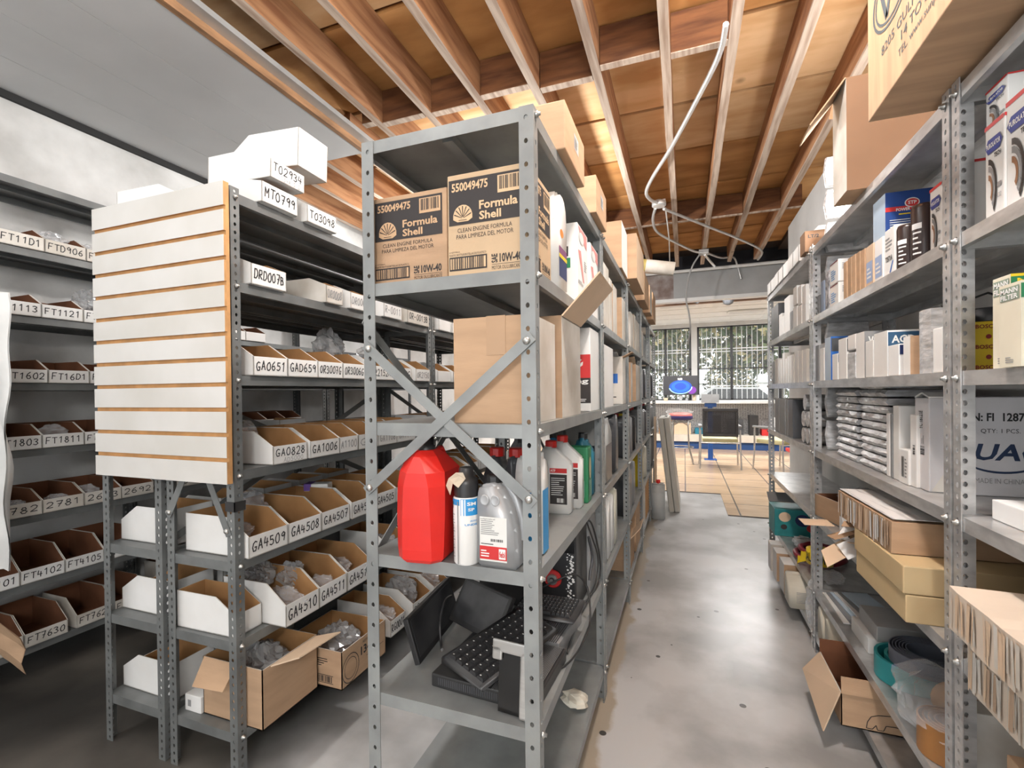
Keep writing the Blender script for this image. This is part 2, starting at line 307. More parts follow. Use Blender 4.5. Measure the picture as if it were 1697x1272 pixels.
# joists and the short blocking boards between them
JZ0, JZ1 = 2.75, 2.935
jx = [-2.83, -2.53, -2.22, -1.92, -1.615, -1.31, -1.0, -.695, -.385, -.07, .215, .51, .80]
def ordn(i): return ['first', 'second', 'third', 'fourth', 'fifth', 'sixth', 'seventh', 'eighth', 'ninth', 'tenth', 'eleventh', 'twelfth', 'thirteenth', 'fourteenth', 'fifteenth', 'sixteenth', 'seventeenth', 'eighteenth', 'nineteenth', 'twentieth'][i]
for k, x in enumerate(jx):
    y0 = SY + .02 if x < SX else -2.4
    g = G(Mx((x, 0, 0))); r = random.Random(k); t = .021
    n = 16; ys = [y0 + (6.2 - y0) * i / n for i in range(n + 1)]; dx = [r.uniform(-.004, .004) for _ in ys]
    rings = [[(dx[i] - t, y, JZ0 + r.uniform(0, .004)), (dx[i] + t, y, JZ0 + r.uniform(0, .004)), (t, y, JZ1), (-t, y, JZ1)] for i, y in enumerate(ys)]
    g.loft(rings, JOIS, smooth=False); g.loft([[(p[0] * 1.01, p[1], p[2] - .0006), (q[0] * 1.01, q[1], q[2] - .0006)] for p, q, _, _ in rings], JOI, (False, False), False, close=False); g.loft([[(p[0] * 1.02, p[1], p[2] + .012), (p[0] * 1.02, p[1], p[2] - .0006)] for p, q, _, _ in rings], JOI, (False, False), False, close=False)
    o = g.build('ceiling_joist')
    tag(o, f'rough wooden roof joist running to the front room, {ordn(len(jx) - 1 - k)} from the right wall', 'joist', 'exposed roof joists')
def block(x0, x1, y, label):
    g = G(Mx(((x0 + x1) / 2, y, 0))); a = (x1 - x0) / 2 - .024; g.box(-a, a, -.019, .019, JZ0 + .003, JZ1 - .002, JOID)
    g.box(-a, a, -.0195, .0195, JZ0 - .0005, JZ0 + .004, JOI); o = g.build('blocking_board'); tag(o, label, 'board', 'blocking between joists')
yb = [None, None, None, None, 2.285, 2.30, 2.26, 2.315, 2.255, 2.29, None, None]
for k, y in enumerate(yb):
    if y: block(jx[k], jx[k + 1], y, f'dark blocking board above the near racks, {ordn(len([q for q in yb[k + 1:] if q]))} from the right in its row')
block(SX + .06, jx[4] - .0, 2.255, 'short blocking board at the corner of the white soffit')
for k in range(6, len(jx) - 1): block(jx[k], jx[k + 1], 4.56, f'dark blocking board in the far row beside the conduit box, {ordn(len(jx) - 2 - k)} from the right wall')
block(jx[-1], .96, 4.56, 'dark blocking board in the far row touching the right wall')
# header over the opening to the front room
HEAD = plaster('grey_header_board', (.42, .425, .425), (.34, .34, .335), 3)
HEADR = plaster('peeling_header_board', (.42, .38, .36), (.22, .16, .14), 7)
y = 6.36
g = G(); g.box(-.12, 1.3, y, y + .1, 2.385, 2.72, HEAD); g.box(-3.0, -.12, y, y + .1, 2.385, 2.72, HEADR); g.box(-3.0, 3.2, y - .004, y + .11, 2.345, 2.388, WHITE); g.box(1.3, 3.2, y, y + .1, 2.385, 2.72, HEAD); struct(g, 'wall_front')
g = G(); g.box(-2.98, 3.2, y + .1, y + .16, 2.388, 3.0, mat('near_black', (.03, .03, .035), .9)); struct(g, 'wall_front')  # near-black board closing the dark gap above the header
# front room
CEIL = mat('white_ceiling_tile', (.84, .84, .83), .8, var=.04, scale=20)
g = G(); g.box(-3.0, 3.2, 6.5, 11.4, 2.7, 2.78, CEIL)
for k in range(9): g.box(-3.0, 3.2, 6.75 + k * .6, 6.77 + k * .6, 2.694, 2.7, WHITE)
for k in range(10): g.box(-2.7 + k * .6, -2.68 + k * .6, 6.5, 11.4, 2.695, 2.7, WHITE)
struct(g, 'ceiling')
WY = 11.2
g = G(); g.box(-3.0, 3.2, WY, WY + .2, 0, .98, WALLR); g.box(-3.0, 3.2, WY, WY + .2, 2.62, 2.8, WALLR); g.box(-3.0, -2.6, WY, WY + .2, .98, 2.62, WALLR)
g.box(.15, .27, WY, WY + .2, .98, 2.62, WALLR); g.box(3.0, 3.2, WY, WY + .2, .98, 2.62, WALLR); struct(g, 'wall_far')
FR = mat('black_window_frame', (.025, .025, .028), .4)
PANE = film('window_glass', (.9, .95, .97), .06, .02)
BAR = mat('white_security_bar', (.75, .76, .77), .5)
for k, (a, b_, mull) in enumerate(((-2.6, .15, (-1.6, -.4)), (.27, 3.0, (.97, 1.9)))):
    q = bpy.data.objects.new('window_%d' % (k + 1), None); C.objects.link(q); q['kind'] = 'structure'
    g = G(); y = WY + .08
    for x in (a + .02, *mull, b_ - .02): g.box(x - .025, x + .025, y, y + .05, .98, 2.62, FR)
    for z in (.985, 2.595): g.box(a, b_, y, y + .05, z, z + .04, FR)
    g.box(a, b_, y, y + .04, 1.68, 1.70, FR)
    g.build('window_frame', q)
    g = G(); g.box(a, b_, y + .02, y + .026, 1.0, 2.6, PANE); g.build('window_pane', q)
    g = G(); n = int((b_ - a) / .1)
    for i in range(1, n): g.box(a + i * (b_ - a) / n - .007, a + i * (b_ - a) / n + .007, y + .1, y + .114, .98, 2.62, BAR)
    for z in (1.3, 2.06, 2.12): g.box(a, b_, y + .095, y + .115, z, z + .022, BAR)
    g.build('security_bars', q)
# ---------------------------------------------------------------- shelf racks
_pc = {}
def post_mesh(h, sx, sy, a, b, pitch, mt, hr=.0048):
    key = (h, sx, sy, a, b, pitch, mt.name)
    if key in _pc: return _pc[key]
    g = G(); T = .0022; n = int(h / pitch)
    def strip(P, w):      # P(u, v, t): u across the flange, v up, t through it
        vs, fs = [], []
        for i in range(n):
            z0, z1 = h * i / n, h * (i + 1) / n; zc = (z0 + z1) / 2; uc = w * .52
            out = [(0, z0), (uc, z0), (w, z0), (w, zc), (w, z1), (uc, z1), (0, z1), (0, zc)]
            hol = [(uc + hr * cos(q), zc + hr * 1.25 * sin(q)) for q in [radians(d) for d in (225, 270, 315, 0, 45, 90, 135, 180)]]
            o = len(vs)
            for t in (0, T): vs += [P(u, v, t) for u, v in out] + [P(u, v, t) for u, v in hol]
            for j in range(8):
                k = (j + 1) % 8
                fs.append((o + j, o + k, o + 8 + k, o + 8 + j)); fs.append((o + 16 + k, o + 16 + j, o + 24 + j, o + 24 + k)); fs.append((o + 8 + j, o + 8 + k, o + 24 + k, o + 24 + j))
            fs.append((o + 2, o + 3, o + 19, o + 18)); fs.append((o + 3, o + 4, o + 20, o + 19))
        g.add(vs, fs, mt)
    strip(lambda u, v, t: (sx * u, sy * t, v), a); strip(lambda u, v, t: (sx * t, sy * u, v), b)
    g.box(min(0, sx * a), max(0, sx * a), min(0, sy * b) * .2, max(0, sy * b) * .2, 0, .003, mt)
    o = g.build('post'); me = o.data; bpy.data.objects.remove(o); _pc[key] = me; return me
def shelf_mesh(L, D, mt, lip=.031):
    key = ('s', round(L, 3), round(D, 3), mt.name)
    if key in _pc: return _pc[key]
    g = G(); t = .0015
    g.box(0, L, 0, D, -t, 0, mt)
    for y in (0, D - t): g.box(0, L, y, y + t, -lip, -t, mt)
    for x in (0, L - t): g.box(x, x + t, t, D - t, -lip, -t, mt)
    g.box(0, L, t, .014, -lip, -lip + t, mt); g.box(0, L, D - .014, D - t, -lip, -lip + t, mt)
    g.box(L * .04, L * .96, D * .48, D * .54, -.02, -t, mt)
    for x in (.014, L - .014):
        g.lathe([(.0075, 0), (.0075, .004), (.004, .006), (.004, .010), (.001, .0102)], BOLT, 8, M=Mx((x, -.004, -.015), 0, pi / 2))
    o = g.build('shelf'); me = o.data; bpy.data.objects.remove(o); _pc[key] = me; return me
def flatbar(g, a, b, n, mt, w=.024, t=.0025):     # a punched flat bar from a to b, lying flat against the normal n
    a, b, n = Vector(a), Vector(b), Vector(n); d = (b - a).normalized(); s = n.cross(d) * w / 2; e = d * .016
    p = [a - e - s, b + e - s, b + e + s, a - e + s]
    g.add([tuple(q) for q in p] + [tuple(q + n * t) for q in p], [(3, 2, 1, 0), (4, 5, 6, 7), (0, 1, 5, 4), (1, 2, 6, 5), (2, 3, 7, 6), (3, 0, 4, 7)], mt)
    for q in (a, b):
        M = Matrix.Translation(q + n * t) @ n.to_track_quat('Z', 'Y').to_matrix().to_4x4(); g.lathe([(.009, 0), (.009, .003), (.006, .007), (0.001, .008)], BOLT, 10, M=M)
def rack(label, loc, face, L, D, h, shelves, mt, group, pitch=.0254, a=.032, b=.032, braces=(), bolts=True, smt=None, top_over=.0):
    t = thing('shelf_rack', label, 'rack', loc, face, group)
    for x, sx in ((0, 1), (L, -1)):
        for y, sy in ((0, 1), (D, -1)):
            o = bpy.data.objects.new('post', post_mesh(h, sx, sy, a, b, pitch, mt)); C.objects.link(o); o.parent = t; o.location = (x, y, 0)
    for z in shelves:
        o = bpy.data.objects.new('shelf', shelf_mesh(L - .006, D - .006, smt or mt)); C.objects.link(o); o.parent = t; o.location = (.003, .003, z)
    for p, q, n in braces:
        g = G(); flatbar(g, p, q, n, mt); g.build('brace', t)
    return t
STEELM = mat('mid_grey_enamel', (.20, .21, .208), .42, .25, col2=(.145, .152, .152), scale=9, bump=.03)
CX0, CX1, CY0, CL = -.755, -.304, .984, .892
CZ = [1.85, 1.496, 1.15, .822, .475, .13]
zz = [(.018, at(609, 578, Y=.98).z), (.433, at(873, 827, Y=.98).z), (.433, at(612, 807, Y=.98).z), (.018, at(870, 565, Y=.98).z)]
endx = [((0 - .003, CX1 - CX0 - zz[0][0], zz[0][1]), (0 - .003, .018, zz[1][1]), (-1, 0, 0)), ((-.0055, CX1 - CX0 - .018, zz[2][1]), (-.0055, .018, zz[3][1]), (-1, 0, 0))]
D = CX1 - CX0
backx = [((.018, D + .002, 1.40), (CL - .018, D + .002, .78), (0, 1, 0)), ((.018, D + .0048, .78), (CL - .018, D + .0048, 1.40), (0, 1, 0))]
for k in range(5):
    lab = ['grey steel shelf rack with boxed motor oil and crossed end braces, facing the camera', 'grey steel rack just behind the boxed motor oil rack, with tall white boxes on it', 'middle rack of the five grey racks in a line left of the aisle', 'grey rack second from the far end of the line left of the aisle', 'farthest grey rack of the line, beside the leaning folded table'][k]
    rack(lab, (CX1, CY0 + k * (CL + .01), 0), E_, CL, D, 1.85, CZ, STEEL, 'centre line of racks', .0508 if k == 0 else .0254, a=.028 if k else .03, b=.034, braces=(endx + backx) if k == 0 else backx)
AX, AY, AL, AD = -1.31, 1.069, 1.22, .305
AZ = [1.855, 1.578, 1.284, .985, .702, .452, .166]
ab = [((.02, AD + .002, 1.25), (AL - .02, AD + .002, .74), (0, 1, 0)), ((.02, AD + .005, .74), (AL - .02, AD + .005, 1.25), (0, 1, 0))]
ae = [((-.0005, .03, .80), (-.0005, AD - .02, 1.3), (-1, 0, 0)), ((-.0031, .02, 1.3), (-.0031, AD - .02, .84), (-1, 0, 0))]
for k in range(2):
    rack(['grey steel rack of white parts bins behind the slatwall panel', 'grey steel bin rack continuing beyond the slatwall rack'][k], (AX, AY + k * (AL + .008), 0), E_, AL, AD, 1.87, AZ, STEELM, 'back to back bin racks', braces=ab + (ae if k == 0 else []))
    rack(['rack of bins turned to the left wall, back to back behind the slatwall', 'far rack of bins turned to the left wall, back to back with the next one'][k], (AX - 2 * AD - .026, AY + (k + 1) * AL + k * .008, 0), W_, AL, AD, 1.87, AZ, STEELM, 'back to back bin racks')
WX = -2.65; WZ = [2.155, 1.862, 1.572, 1.284, .998, .712, .425, .152]
wy = at(494, 600, X=WX - .285).y
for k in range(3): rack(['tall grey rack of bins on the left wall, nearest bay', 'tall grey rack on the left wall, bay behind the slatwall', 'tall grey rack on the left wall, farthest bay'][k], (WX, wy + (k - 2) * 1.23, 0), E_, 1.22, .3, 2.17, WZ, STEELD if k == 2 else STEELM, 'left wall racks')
RX, RY, RL, RD = .56, 2.553, 1.222, .315
RZ = [1.875, 1.556, 1.258, .942, .635, .287, .085]
for k in range(3):
    rack(['bare steel rack right of the aisle holding yellow boxes, nearest the camera', 'bare steel rack right of the aisle with filters and silver packets', 'bare steel rack right of the aisle, farthest, in front of the bright window'][k], (RX, RY + (k - 1) * (RL + .012) + .0, 0), W_, RL, RD, 1.89, RZ, GALV, 'racks right of the aisle', a=.030, b=.038)
# slatwall panel on the end of the bin racks
t = thing('slatwall_panel', 'white slatwall panel with brown grooves on the end of the bin rack', 'slatwall', (0, 0, 0))
SW = mat('white_laminate', (.64, .625, .60), .28, col2=(.56, .54, .50), scale=3, spec=.4)
MDF = mat('mdf_core', (.58, .31, .12), .75, var=.25, scale=20)
sx0, sx1 = at(160, 500, Y=1.045).x, at(377, 500, Y=1.045).x; sz0, sz1 = .953, 1.868
g = G(); g.box(sx0, sx1, 1.043, 1.054, sz0, sz1, MDF); g.build('backing_board', t)
n = 12; p = (sz1 - sz0) / n
for i in range(n):
    g = G(); z0, z1 = sz0 + i * p + (.004 if i else 0), sz0 + (i + 1) * p - (.009 if i < n - 1 else 0)
    g.box(sx0, sx1, 1.0345, 1.0355, z0, z1, SW); g.box(sx0, sx1, 1.0355, 1.043, z0 + .001, z1 - .0, MDF); g.build('slat', t)
# ---------------------------------------------------------------- cardboard parts bins
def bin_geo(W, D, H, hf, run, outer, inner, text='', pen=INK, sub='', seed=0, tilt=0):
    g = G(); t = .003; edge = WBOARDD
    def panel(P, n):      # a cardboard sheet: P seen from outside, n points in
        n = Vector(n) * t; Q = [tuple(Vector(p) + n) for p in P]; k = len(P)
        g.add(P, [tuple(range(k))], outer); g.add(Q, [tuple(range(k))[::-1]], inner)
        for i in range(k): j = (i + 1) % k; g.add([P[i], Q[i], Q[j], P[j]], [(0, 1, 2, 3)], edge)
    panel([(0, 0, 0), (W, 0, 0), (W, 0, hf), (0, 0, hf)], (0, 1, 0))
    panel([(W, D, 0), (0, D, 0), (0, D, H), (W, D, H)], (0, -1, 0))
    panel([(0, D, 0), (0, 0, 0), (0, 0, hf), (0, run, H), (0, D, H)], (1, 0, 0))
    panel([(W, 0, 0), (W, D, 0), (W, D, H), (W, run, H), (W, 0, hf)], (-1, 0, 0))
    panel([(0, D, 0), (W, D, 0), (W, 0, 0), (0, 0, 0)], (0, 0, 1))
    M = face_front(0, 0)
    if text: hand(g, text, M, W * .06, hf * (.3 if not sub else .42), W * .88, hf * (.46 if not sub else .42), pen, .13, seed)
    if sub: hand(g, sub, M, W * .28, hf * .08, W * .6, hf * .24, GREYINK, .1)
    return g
BW = .153
def cbin(face, front, a, z, text, label, W=BW, D=.285, H=.112, hf=.062, run=.085, outer=WBOARD, inner=KRAFTD, pen=INK, sub='', group=None, turn=0, tip=0):
    o = bin_geo(W, D, H, hf, run, outer, inner, text, pen, sub).build('parts_bin')
    rnd_ = random.Random(int(a * 1000 + z * 77)); turn += rnd_.uniform(-.012, .012)
    o.location = (front, a, z + .0015) if face != S_ else (a, front, z + .0015)
    o.rotation_euler = (tip, 0, face + turn); return tag(o, label, 'bin', group)
def crumple(name, loc, size, seed, mt, label, cat='bag', group=None, n=17, m=30, rough=.30, rotz=0):
    g = G(); r = random.Random(seed); ox = Vector((seed * 1.7, seed * .9, 0)); rings = []
    for i in range(1, n):
        th = pi * i / n; ring = []
        for j in range(m):
            ph = 2 * pi * j / m; d = Vector((sin(th) * cos(ph), sin(th) * sin(ph), cos(th)))
            k = 1 + rough * (noise.noise(d * 2.3 + ox) * 1.3 + noise.noise(d * 6 + ox) * .7 + abs(noise.noise(d * 11 + ox)) * .5) + r.uniform(-.5, .5) * rough * .22
            ring.append((d.x * k * size[0] / 2, d.y * k * size[1] / 2, max(0.0, (d.z * .9 * k + 1) * size[2] / 2)))
        rings.append(ring)
    g.loft(rings, mt, smooth=False); o = g.build(name, loc=loc, rotz=rotz); return tag(o, label, cat, group)
GA = 'bins on the slatwall rack'
def arow(z, items, pro=.0, H=.112, hf=.062):
    for it in items:
        y0, y1, tx = it[:3]; kw = it[3] if len(it) > 3 else {}
        lab = kw.pop('label', None) or f'white cardboard parts bin marked {tx} in black marker'
        cbin(E_, AX + pro, y0, z, tx, lab, W=y1 - y0 - .002, group=GA, H=H, hf=hf, **kw)
arow(AZ[1], [(1.132, 1.275, 'DRD007B'), (1.469, 1.561, 'DR0008', dict(pen=GREYINK, outer=WBOARDD)), (1.61, 1.73, 'DR0009', dict(pen=GREYINK)), (1.84, 1.99, 'R-0011', dict(pen=GREYINK)), (2.037, 2.25, 'OR-0013B', dict(outer=WBOARDD)), (2.36, 2.5, '', dict(label='blank white bin right of the one marked OR-0013B')), (2.52, 2.68, '', dict(label='second blank white bin beyond the one marked OR-0013B'))], .012, .1, .066)
arow(AZ[2], [(1.135, 1.274, 'GA0651'), (1.275, 1.418, 'GAD659'), (1.419, 1.557, 'OR3007G'), (1.558, 1.70, 'OR3006G'), (1.754, 1.916, 'R2152MG'), (1.917, 2.068, '151MG'), (2.11, 2.25, 'OR2150', dict(pen=GREYINK))], .012)
arow(AZ[3], [(1.205, 1.360, 'GA0828', dict(sub='AD5000')), (1.372, 1.527, 'GA1006'), (1.53, 1.642, 'A1100', dict(pen=GREYINK)), (1.645, 1.78, 'GA', dict(label='bin with a faded marking between A1100 and GA1108', pen=GREYINK)), (1.785, 1.93, 'GA1108', dict(pen=GREYINK)), (1.935, 2.09, 'GA1114', dict(pen=GREYINK, label='narrow white bin right of the one marked GA1108'))], .014)
arow(AZ[4], [(1.108, 1.265, 'GA4509'), (1.268, 1.425, 'GA4508'), (1.428, 1.585, 'GA4507'), (1.60, 1.755, 'GA4506', dict(label='white bin with a GA number half hidden by the rack post, left of GA4505')), (1.760, 1.915, 'GA4505'), (1.92, 2.075, 'GA4504', dict(label='white bin partly hidden by the red jug, right of GA4505'))], .012, .125, .068)
arow(AZ[5], [(1.195, 1.345, 'GA4510'), (1.348, 1.495, 'GA4511'), (1.498, 1.65, 'GA4512'), (1.79, 1.94, '11-559', dict(pen=GREYINK, label='white bin with a faded number below GA4505'))], .07, .135, .072)
arow(AZ[6], [(1.72, 1.835, 'RG0001'), (1.90, 2.06, 'RG0002'), (2.10, 2.235, 'CE0001', dict(pen=GREYINK))], .11, .125, .068)
# the next unit of the same rack
for k, z in enumerate(AZ[1:6]):
    for i in range(6):
        y = AY + AL + .05 + i * .19
        if k == 0 and i < 3: continue
        cbin(E_, AX + .012, y, z, '', f'unmarked bin, far bin rack, {ordn(k)} shelf under the top, {ordn(i)} from its near end', group='bins on the far bin rack')
# bins on top of the slatwall rack
T = AZ[0]
y_ = lambda u, v: ya(u, v, AX)
cbin(E_, AX + .02, y_(427, 352), T, 'MT0799', 'white bin marked MT0799 on top of the slatwall rack', W=.15, D=.29, H=.085, hf=.066, group='bins on top of the slatwall rack')
cbin(E_, AX + .02, y_(503, 372), T, 'T03098', 'white bin marked TO3098 on top of the slatwall rack', W=.15, D=.27, H=.11, hf=.062, group='bins on top of the slatwall rack')
cbin(E_, AX + .035, y_(431, 300) + .01, T + .086, 'T02934', 'white bin marked TO2934 lying on the bin marked MT0799', W=.145, D=.29, H=.105, hf=.06, tip=.03, sub='134A S D', group='bins on top of the slatwall rack')
cbin(E_, -1.60, 1.108, T + .002, '', 'low white bin lying at the left above the slatwall panel', W=.14, D=.29, H=.09, hf=.05, group='bins on top of the slatwall rack', turn=.05)
o = bin_geo(.15, .33, .135, .06, .10, WBOARD, KRAFTD).build('parts_bin'); o.location = (-1.62, 1.46, 2.055); o.rotation_euler = (-.05, 0, W_ + .03)
tag(o, 'white bin turned round, topmost of the pile above the slatwall rack', 'bin', 'bins on top of the slatwall rack')
# the row behind, turned to the left wall
BX = AX - 2 * AD - .026
names = {1: [.885, 1.15], 2: [.9], 3: [.9]}
k = 0
for zi, ys in ((4, [1.33, 1.52, 1.71, 1.9, 2.09]), (5, [1.33, 1.52, 1.71, 1.9]), (6, [1.33, 1.52, 1.71]), (3, [1.33, 1.52, 1.8]), (2, [1.4, 1.6, 1.9])):
    for i, y in enumerate(ys):
        cbin(W_, BX + .01, y - .06, AZ[zi], '', [None, None, 'white bin turned to the left wall behind the slatwall, upper shelf', 'white bin turned to the left wall, shelf behind the slatwall', 'white bin on the back rack, first shelf under the slatwall', 'white bin on the back rack, second shelf under the slatwall', 'white bin at the very bottom of the back rack'][zi] + ('' if i == 0 else f', {ordn(i)} behind the nearest'), W=.15, D=.27, H=.125, hf=.07, group='bins on the back rack')
# side bins seen in the end bay, right half
cbin(E_, AX - .03, 1.03 + .06, AZ[5] - 0, '', 'blank white bin left of the one marked GA4510, under the slatwall', W=.1, D=.26, H=.12, hf=.07, group=GA)
# wall rack rows
rows = {1: ['', 'FT11D1', 'FTD906', 'FT1104', '', '', '', '', ''], 2: ['', 'FT1113', 'FT1121', 'FT1122', '', '', '', '', ''], 3: ['FT1603', 'FT1602', 'FT16D1', 'FT1600', 'FT1221', 'FT1222', 'FT1224', 'FT1301', 'FT1302', 'FT1303'], 4: ['', 'FT1803', 'FT1811', 'FT1814', '', '', '', '', '', '', ''],
 5: ['2783', '2782', '2781', '2693', '2692', '2691', '2690', '', '', ''], 6: ['FT4101', 'FT4102', 'FT4105', 'FT4106', '', '', '', ''], 7: ['FT7632', 'FT7630', 'FT7629', 'FT7628', '', '', '']}
y1 = {1: 1.095, 2: 1.08, 3: 1.10, 4: 1.075, 5: 1.072, 6: 1.148, 7: 1.157}
for zi, tx in rows.items():
    first = 1 if zi < 6 else 1
    for i, t_ in enumerate(tx):
        if zi == 4 and i == 0: continue
        gap = .015 if zi == 7 and i >= 2 else 0
        y = y1[zi] + (i - 1) * (BW + .001) + (.03 if (zi == 7 and i >= 2) else 0)
        if wy - 1.23 - .04 - BW < y: y += max(0, wy - 1.23 + .04 - (y1[zi] + (int((wy - 1.27 - BW - y1[zi] - (.03 if zi == 7 else 0)) / (BW + .001)) + 1) * (BW + .001) + (.03 if zi == 7 else 0)))
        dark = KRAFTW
        lab = f'white bin marked {t_} on the left wall rack' if t_ else f'left wall rack bin, {ordn(zi - 1)} shelf under the top, {ordn(i)} from the near end'
        hf = .058; H = .105 if zi not in (6, 7) else .13
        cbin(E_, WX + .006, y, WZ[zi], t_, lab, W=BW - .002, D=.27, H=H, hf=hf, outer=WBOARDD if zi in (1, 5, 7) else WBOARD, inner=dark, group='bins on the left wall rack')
g = G()
o = tag(bin_geo(.15, .2, .26, .055, .06, WBOARDD, KRAFTW).build('parts_bin', loc=(WX - .06, .93, WZ[4] + .002), rotz=E_), 'tall dark brown bin back standing behind the bin marked FT1803', 'bin')
# bags of parts in and on the bins
BAGS = [(1.33, 4, .10, 'clear bag of parts in the bin marked GA4509', AX - .12, 1.18, AZ[4] + .03, (.12, .11, .07)),
 (2, 0, 0, 'clear bag of small parts in the bin marked GA4510', AX - .02, 1.27, AZ[5] + .02, (.2, .11, .09)), (3, 0, 0, 'plastic bag at the back left of the bin marked GA4511', AX - .07, 1.36, AZ[5] + .05, (.13, .09, .12)),
 (4, 0, 0, 'clear bag in the bin marked GA4511', AX - .0, 1.43, AZ[5] + .02, (.14, .09, .07)), (5, 0, 0, 'bag of brass fittings in the bin marked GA4512', AX - .05, 1.57, AZ[5] + .02, (.16, .1, .09)),
 (6, 0, 0, 'large clear bag swelling out of the bin marked RG0002', AX + .0, 1.97, AZ[6] + .02, (.2, .13, .17)), (7, 0, 0, 'clear bag in the bin marked CE0001', AX + .02, 2.18, AZ[6] + .02, (.15, .12, .1)),
 (8, 0, 0, 'clear bag in the bin marked GA0828', AX - .17, 1.24, AZ[3] + .05, (.14, .10, .12)), (9, 0, 0, 'grey bag in the bin with a faded number below GA4505', AX - .01, 1.85, AZ[5] + .03, (.14, .11, .1)),
 (10, 0, 0, 'clear bag of fittings behind the bin marked GA4508', AX - .2, 1.3, AZ[4] + .06, (.12, .12, .13)), (11, 0, 0, 'clear bag in the bin marked RG0001', AX + .03, 1.77, AZ[6] + .02, (.16, .1, .1)),
 (12, 0, 0, 'tall clear bag standing behind the bin marked OR3006G', AX - .2, 1.72, AZ[2] + .06, (.16, .16, .2)), (13, 0, 0, 'clear bag behind the bin marked R2152MG', AX - .2, 2.0, AZ[2] + .05, (.14, .16, .15)),
 (14, 0, 0, 'large shiny plastic bag in the bin marked FTD906', WX - .12, 1.32, WZ[1] + .04, (.18, .13, .1)), (15, 0, 0, 'plastic bag in the bin marked FT1122', WX - .1, 1.45, WZ[2] + .04, (.14, .11, .16)),
 (16, 0, 0, 'clear bag in the bin marked FT1811', WX - .08, 1.30, WZ[4] + .03, (.15, .12, .08)), (17, 0, 0, 'clear bag in the bin marked 2693', WX - .06, 1.42, WZ[5] + .03, (.1, .1, .07)), (18, 0, 0, 'clear bag in the bin marked 2782', WX - .06, 1.15, WZ[5] + .02, (.1, .1, .06)),
 (19, 0, 0, 'clear bag in the bin marked FT1104', WX - .1, 1.46, WZ[1] + .03, (.14, .1, .09)), (20, 0, 0, 'clear bag in the bin marked 2781', WX - .05, 1.3, WZ[5] + .025, (.1, .09, .05)), (21, 0, 0, 'bag left on the shelf behind the bin marked GA4511', AX - .16, 1.30, AZ[5] + .06, (.12, .14, .12))]
for sd, _, _, lab, x, y, z, sz in BAGS: crumple('parts_bag', (x, y, z + .004), tuple(q * .8 for q in sz), int(sd * 10), FILM if int(sd) % 3 else FILMG, lab, group='plastic bags of parts')
# small pale packet lying over GA4507
g = G(Mx((0, 0, 0), .4)); g.cbox(-.05, .05, -.03, .03, 0, .03, WHITE, .003); g.box(-.0502, -.02, -.031, .031, .002, .031, mat('violet_print', (.16, .08, .35), .5)); tag(g.build('packet', loc=(AX - .18, 1.62, AZ[4] + .108)), 'small white and violet packet lying on the bins above GA4507', 'packet')
# ---------------------------------------------------------------- cartons, jugs and machines on the centre racks
def put(o, face, front, a, z, turn=0, rot=None):
    o.location = (front, a, z + .0006) if face != S_ else (a, front, z + .0006)
    o.rotation_euler = rot or (0, 0, face + turn); return o
def inbay(face, front, a, w, z):      # keep a thing between the end posts of its bay
    if face == E_ and abs(front - CX1) < .05 and z < 1.8: lo = CY0 + int((a + w / 2 - CY0) / (CL + .01)) * (CL + .01) + .005; hi = lo + CL - .01; b = min(a + w, hi); a = max(a, lo); return a, b - a
    if face == W_ and RX - .005 < front < .62 and z < 1.8:
        k = math.ceil((a - w / 2 - RY) / (RL + .012)); hi = RY + k * (RL + .012) - .005; lo = hi - RL + .01; b = max(a - w, lo); a = min(a, hi); return a, a - b
    return a, w
def carton(label, face, front, a, z, w, d, h, mt=KRAFT, group=None, prints=None, tape=None, side=None, top=None, frontm=None, turn=0, name='carton', cat='box', r=.003):
    a, w = inbay(face, front, a, w, z); g = G()
    if side or top or frontm: g.box(0, w, 0, d, 0, h, mt, top=top, front=frontm, side=side)
    else: g.cbox(0, w, 0, d, 0, h, mt, r)
    if prints: prints(g, w, d, h)
    o = tag(put(g.build(name), face, front, a, z, turn), label, cat, group)
    if tape:
        g = G(); x = w * tape; q = .024
        g.prism([(-.0014, h - .09), (-.0002, h - .09), (-.0002, h + .0002), (d, h + .0002), (d, h + .0014), (-.0014, h + .0014)], x - q, x + q, TAPE); g.build('tape', o)
    return o
TAPE = mat('packing_tape', (.46, .295, .175), .3, var=.06)
def flap(o, P, mt=KRAFT, t=.004):     # a cardboard flap, P its four corners in the carton's own frame
    a, b, c, d = [Vector(p) for p in P]; n = (b - a).cross(d - a).normalized() * t; g = G()
    Q = [tuple(p + n) for p in (a, b, c, d)]; g.add(list(P) + Q, [(3, 2, 1, 0), (4, 5, 6, 7), (0, 1, 5, 4), (1, 2, 6, 5), (2, 3, 7, 6), (3, 0, 4, 7)], mt); return g.build('flap', o)
def profile(g, out, d, mt, r=.01, y0=0, seg=2, M=None):
    bm = bmesh.new(); vs = [bm.verts.new((x, y0, z)) for x, z in out]; f = bm.faces.new(vs)
    e = bmesh.ops.extrude_face_region(bm, geom=[f]); bmesh.ops.translate(bm, verts=[v for v in e['geom'] if isinstance(v, bmesh.types.BMVert)], vec=(0, d, 0))
    bmesh.ops.recalc_face_normals(bm, faces=bm.faces[:]); bmesh.ops.bevel(bm, geom=bm.edges[:], offset=r, segments=seg, affect='EDGES', clamp_overlap=True); g.bm(bm, mt, True, M)
